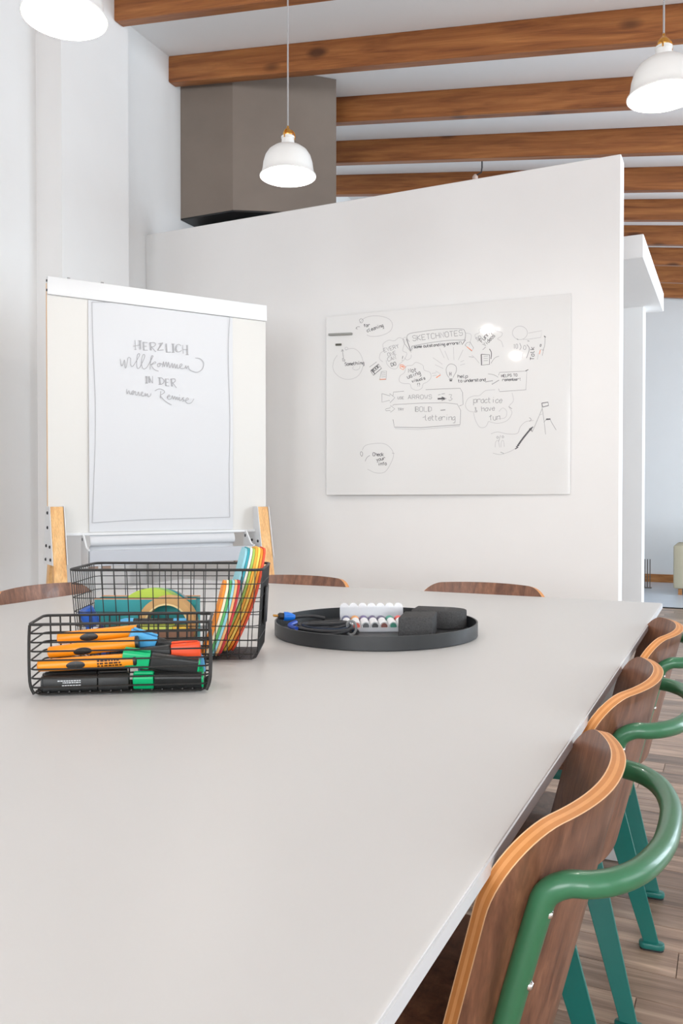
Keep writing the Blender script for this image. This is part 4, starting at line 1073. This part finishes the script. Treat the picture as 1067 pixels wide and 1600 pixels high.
# glue sticks
def glue(Mx, label):
    t = thing('glue_stick', label, 'glue', M=Mx, group='glue sticks in the large basket')
    b_ = MB().lathe([(0, 0), (0.016, 0), (0.0165, 0.003), (0.0165, 0.050), (0, 0.050)], 24).build('body', colmat('glue_white', 232, 234, 238, 0.35), t)
    MB().lathe([(0.0168, 0.012), (0.0169, 0.012), (0.0169, 0.024), (0.0168, 0.024)], 24).build('label_band', colmat('glue_red', 204, 44, 50), b_)
    MB().lathe([(0.0168, 0.028), (0.0169, 0.028), (0.0169, 0.044), (0.0168, 0.044)], 24).build('label_band', colmat('glue_navy', 22, 36, 120), b_)
    MB().lathe([(0, 0.0505), (0.0175, 0.0505), (0.018, 0.053), (0.018, 0.088), (0.0165, 0.092), (0, 0.092)], 24).build('cap', colmat('glue_blue', 20, 84, 176, 0.35), t)
    return t
glue(bigM @ Matrix.Translation((-0.148, -0.050, 0.034)) @ Matrix.Rotation(0.25, 4, 'X') @ Matrix.Rotation(-0.42, 4, 'Y'), 'glue stick with a blue cap leaning up in the large basket corner')
glue(bigM @ Matrix.Translation((-0.118, 0.012, 0.046)) @ Matrix.Rotation(PI / 2 + 0.25, 4, 'X') @ Matrix.Rotation(-0.35, 4, 'Y') , 'glue stick lying with its blue cap towards the small basket')
# card bundles leaning at the right side
def card(BM, base, top, width, thick, mat, label, yaw_=0.0, bulge=0.010):
    """leaning rounded strip: length base->top in local x/z, width along y"""
    bx_, bz = base; tx_, tz = top
    NL, V = 22, []; L = math.hypot(tx_ - bx_, tz - bz); ux, uz = (tx_ - bx_) / L, (tz - bz) / L; nx, nz = uz, -ux
    rows = []
    for k in range(NL + 1):
        f = k / NL
        f = 0.5 - 0.5 * math.cos(PI * f)
        cr_ = 0.024; e = min(min(f, 1 - f) * L / cr_, 1.0); hwid = width / 2 - cr_ * (1 - math.sqrt(max(0, 1 - (1 - e) ** 2)))
        bl_ = bulge * math.sin(PI * f)
        px_, pz_ = bx_ + ux * L * f + nx * bl_, bz + uz * L * f + nz * bl_
        rows.append([(px_ + s * nx * thick / 2, yy * hwid, pz_ + s * nz * thick / 2) for s in (-1, 1) for yy in (-1, 1)])
    for r in rows: V += r
    fs = []
    for k in range(NL):
        a = 4 * k; b_ = a + 4
        fs += [(a, a + 1, b_ + 1, b_), (a + 2, b_ + 2, b_ + 3, a + 3), (a, b_, b_ + 2, a + 2), (a + 1, a + 3, b_ + 3, b_ + 1)]
    fs += [(0, 2, 3, 1), (4 * NL, 4 * NL + 1, 4 * NL + 3, 4 * NL + 2)]
    m = MB(); m.add(V, fs); o = m.build('moderation_card', mat, None)
    o.matrix_world = BM @ Matrix.Rotation(yaw_, 4, 'Z')
    return tag(o, label, 'cards', 'coloured card bundles in the large basket')
CC = dict(sky=(150, 208, 220), teal=(48, 158, 172), white=(240, 238, 226), lime=(164, 200, 92), yellow=(250, 214, 96), amber=(248, 176, 58), orange=(246, 148, 44), red=(230, 84, 52), crimson=(190, 44, 50), peach=(244, 180, 120), cream=(246, 232, 200), green=(90, 176, 100))
def cmn(k): return colmat('card_' + k, *CC[k])
tallset = [('sky', 'light blue'), ('teal', 'teal'), ('white', 'white'), ('lime', 'lime'), ('amber', 'amber'), ('yellow', 'pale yellow'), ('orange', 'orange'), ('red', 'red')]
bigR = bigM @ Matrix.Translation((0.134, 0.024, 0))
for k, (c, nm) in enumerate(tallset):
    t_ = 0.0052
    card(bigR, (-0.070 + 0.0086 * k, 0.010), (0.026 + 0.0060 * k, 0.246 + 0.001 * (k % 3)), 0.095, t_, cmn(c), nm + ' rounded card bundle in the tall leaning stack of the large basket', 0.24, 0.012)
shortset = [('orange', 'orange'), ('cream', 'cream'), ('green', 'green'), ('sky', 'light blue'), ('peach', 'peach'), ('crimson', 'crimson')]
bigS = bigM @ Matrix.Translation((0.112, -0.054, 0))
for k, (c, nm) in enumerate(shortset):
    card(bigS, (-0.040 + 0.0072 * k, 0.010), (0.012 + 0.0062 * k, 0.178), 0.055, 0.0055, cmn(c), nm + ' rounded card bundle in the short leaning stack of the large basket', 0.24, 0.005)

# ================================================================== ROUND TRAY
TRL, TRD, TRR = 0.092, 2.214, 0.271
trayM = frame(LD(TRL, TRD, TZ), RV, FV, UP)
ty = MB(); ty.lathe([(0.0, 0.0), (TRR - 0.003, 0.0), (TRR, 0.002), (TRR, 0.036), (TRR - 0.004, 0.036), (TRR - 0.004, 0.006), (0.0, 0.005)], 96)
tray = ty.build('tray', M_TRAY, None, ang=40); tray.matrix_world = trayM
tag(tray, 'round black tray with low rim holding cable, markers and erasers on the table', 'tray')
def tl(lat, dep, z): return Vector((lat - TRL, dep - TRD, z))       # tray coordinates from lateral / depth
# coiled cable
cb = thing('cable', 'coiled black cable with a blue plug lying in the round tray', 'cable', M=trayM @ Matrix.Translation(tl(-0.045, 2.160, 0.006)))
pts = []
for k in range(0, 150):
    a = k / 150 * 2 * PI * 5.2; rr = 0.082 + 0.012 * math.sin(a * 0.37 + 1) - 0.004 * (k / 30); zz = 0.0052 + 0.026 * k / 150 + 0.004 * math.sin(a * 1.3)
    pts.append((0.95 * rr * math.cos(a) + 0.006 * math.sin(a * 0.6), 0.72 * rr * math.sin(a), zz))
MB().tube(pts, 0.0046, 8).build('coil', M_RUBBER, cb)
pts2 = [(0.9 * p[0] * 0.9 + 0.004, p[1] * 0.85, p[2] + 0.004) for p in pts[:90]]
MB().tube(pts2, 0.0038, 8).build('coil', colmat('blue_black_cable', 26, 40, 58, 0.35), cb)
MB().tube(catmull([(0.0, 0.055, 0.034), (-0.03, 0.050, 0.040), (-0.060, 0.035, 0.042), (-0.080, 0.02, 0.042)], 6), 0.0046, 8).build('lead', M_RUBBER, cb)
pm = Matrix.Translation((-0.078, 0.02, 0.042)) @ Matrix.Rotation(-PI / 2 + 0.1, 4, 'Y') @ Matrix.Rotation(0.2, 4, 'X')
plug = MB().lathe([(0, 0), (0.006, 0.0), (0.0095, 0.008), (0.0125, 0.020), (0.0120, 0.030), (0, 0.030)], 16, pm).build('plug', colmat('plug_blue', 20, 118, 220, 0.35), cb)
MB().lathe([(0, 0.0305), (0.009, 0.0305), (0.009, 0.042), (0.006, 0.046), (0, 0.046)], 12, pm).build('plug_tip', M_RUBBER, plug)
for dy in (-0.005, 0.005):
    MB().lathe([(0, 0.046), (0.0025, 0.046), (0.0025, 0.058), (0, 0.059)], 8, pm @ Matrix.Translation((0, dy, 0))).build('prong', M_BRASS, plug)
MB().tube(catmull([(-0.07, -0.05, 0.022), (-0.09, -0.02, 0.026), (-0.075, 0.01, 0.03)], 5), 0.006, 8).build('blue_lead', colmat('dark_blue_cable', 30, 70, 170, 0.35), cb)
tie = MB().tube([(0.07 + 0.013 * math.cos(2 * PI * k / 14), -0.02, 0.020 + 0.018 * math.sin(2 * PI * k / 14)) for k in range(14)], 0.0035, 6, closed=True).build('cable_tie', colmat('grey_tie', 130, 132, 132), cb)
# white oval tag lying on the tray edge
tg = MB().prism([(0.026 * math.cos(2 * PI * k / 28), 0.008 * math.sin(2 * PI * k / 28)) for k in range(28)], 0, 0.003).build('tag', colmat('tag_white', 214, 216, 216), None)
tg.matrix_world = trayM @ Matrix.Translation(tl(0.022, 1.985, 0.0065)) @ Matrix.Rotation(0.0, 4, 'X'); tag(tg, 'small pale oval tag lying in the tray before the cable coil', 'tag')
# marker set in a clear case
CW = 0.180
caseM = trayM @ Matrix.Translation(tl(0.088, 2.265, 0.006)) @ Matrix.Rotation(0.03, 4, 'Z')
cs = thing('marker_case', 'clear plastic case of whiteboard markers with its scalloped lid up in the tray', 'case', M=caseM)
m = MB(); m.bx(-CW / 2, CW / 2, -0.070, 0.072, 0.0, 0.002); m.bx(-CW / 2, -CW / 2 + 0.002, -0.070, 0.072, 0.002, 0.024); m.bx(CW / 2 - 0.002, CW / 2, -0.070, 0.072, 0.002, 0.024); m.bx(-CW / 2 + .002, CW / 2 - .002, 0.070, 0.072, 0.002, 0.024); m.bx(-CW / 2 + .002, CW / 2 - .002, -0.070, -0.068, 0.002, 0.012)
m.build('base', M_CLEAR, cs, smooth=False)
m = MB(); pf_ = [(-CW / 2, 0.0)]
for k in range(7):
    c = -CW / 2 + CW * (k + 0.5) / 7
    for j in range(9): a = PI - PI * j / 8; pf_.append((c + CW / 14 * math.cos(a), 0.040 + CW / 14 * math.sin(a)))
pf_.append((CW / 2, 0.0))
LM = Matrix.Translation((0, 0.080, 0.006)) @ Matrix.Rotation(PI / 2 - 0.12, 4, 'X')
m.prism(pf_, -0.009, 0.0, LM); m.build('lid', M_CLEAR, cs, smooth=False)
mk_cols = [('blue', 78, 124, 150), ('red', 226, 96, 76), ('grey', 92, 96, 98), ('black', 60, 62, 64), ('brown', 120, 70, 62), ('green', 56, 130, 110), ('violet', 104, 88, 140)]
cap_cols = [('indigo', 90, 98, 138), ('orange', 238, 166, 90), ('violet', 110, 96, 150), ('plum', 92, 80, 120), ('slate', 104, 100, 130), ('teal', 40, 150, 128), ('coral', 238, 92, 86)]
for k in range(7):
    xk = -CW / 2 + 0.004 + (CW - 0.008) * (k + 0.5) / 7; r = 0.0118
    t = thing('whiteboard_marker', 'white whiteboard marker with a %s cap and %s end plug in the clear case' % (cap_cols[k][0], mk_cols[k][0]), 'marker', M=caseM @ Matrix.Translation((xk, -0.064, 0.0022 + r)) @ Matrix.Rotation(-PI / 2, 4, 'X'), group='whiteboard markers in the clear case')
    MB().lathe([(0, 0.003), (r - 0.003, 0.003), (r, 0.0), (r, 0.088), (0, 0.088)], 20).build('body', colmat('marker_white', 236, 238, 240, 0.35), t)
    MB().lathe([(0, -0.001), (r - 0.0035, -0.001), (r - 0.0032, 0.0029), (0, 0.0029)], 20).build('end_plug', colmat('plug_' + mk_cols[k][0], *mk_cols[k][1:]), t)
    MB().lathe([(0, 0.0882), (r + 0.0003, 0.0882), (r + 0.0003, 0.125), (r - 0.002, 0.129), (0, 0.129)], 20).build('cap', colmat('cap_' + cap_cols[k][0], *cap_cols[k][1:]), t)
# felt erasers
e1 = MB().prism([(-0.045, -0.055), (0.042, -0.060), (0.066, 0.058), (-0.020, 0.058)], 0, 0.056).build('board_eraser', M_FELT, None, bevel=0.004)
e1.matrix_world = trayM @ Matrix.Translation(tl(0.188, 2.135, 0.006)); tag(e1, 'blocky charcoal felt eraser beside the marker case in the tray', 'eraser')
pl = []
for k in range(17): a = -PI / 2 + PI * k / 16; pl.append((0.020 + 0.065 * math.cos(a), 0.046 * math.sin(a)))
pl += [(-0.062, 0.046), (-0.062, -0.046)]
e2 = MB().prism(pl, 0, 0.050).build('board_eraser', M_FELT, None, bevel=0.004)
e2.matrix_world = trayM @ Matrix.Translation(tl(0.263, 2.292, 0.006)) @ Matrix.Rotation(-0.30, 4, 'Z') ; tag(e2, 'long charcoal felt eraser with a rounded end at the tray rim', 'eraser')

# ================================================================== FAR ROOM
sofa = thing('armchair', 'beige upholstered armchair standing far off by the far wall', 'armchair', (-0.565, 10.6, 0))
MB().bx(-0.02, 0.80, -0.35, 0.40, 0.10, 0.42).build('seat', M_BEIGE, sofa, bevel=0.03)
MB().bx(-0.05, 0.10, -0.38, 0.42, 0.08, 0.58).build('armrest', M_BEIGE, sofa, bevel=0.02)
MB().bx(0.70, 0.85, -0.38, 0.42, 0.08, 0.58).build('armrest', M_BEIGE, sofa, bevel=0.02)
MB().bx(0.10, 0.70, 0.22, 0.42, 0.40, 0.85).build('backrest', M_BEIGE, sofa, bevel=0.03)
for sx in (0.02, 0.78):
    for syy in (-0.30, 0.34): MB().bx(sx - 0.02, sx + 0.02, syy - 0.02, syy + 0.02, 0.004, 0.11).build('leg', M_SKIRT, sofa)
rk = thing('metal_rack', 'thin upright metal rods standing on the floor beyond the inner wall', 'rack', (-0.985, 10.9, 0.004))
for k in range(4): MB().tube([(0.03 * k - 0.03, 0, 0.0), (0.03 * k - 0.03, 0, 0.36)], 0.006, 6).build('rod', colmat('rod_grey', 120, 112, 106), rk)
MB().bx(-0.05, 0.08, -0.03, 0.03, 0.0, 0.012).build('base', colmat('rod_grey', 120, 112, 106), rk)
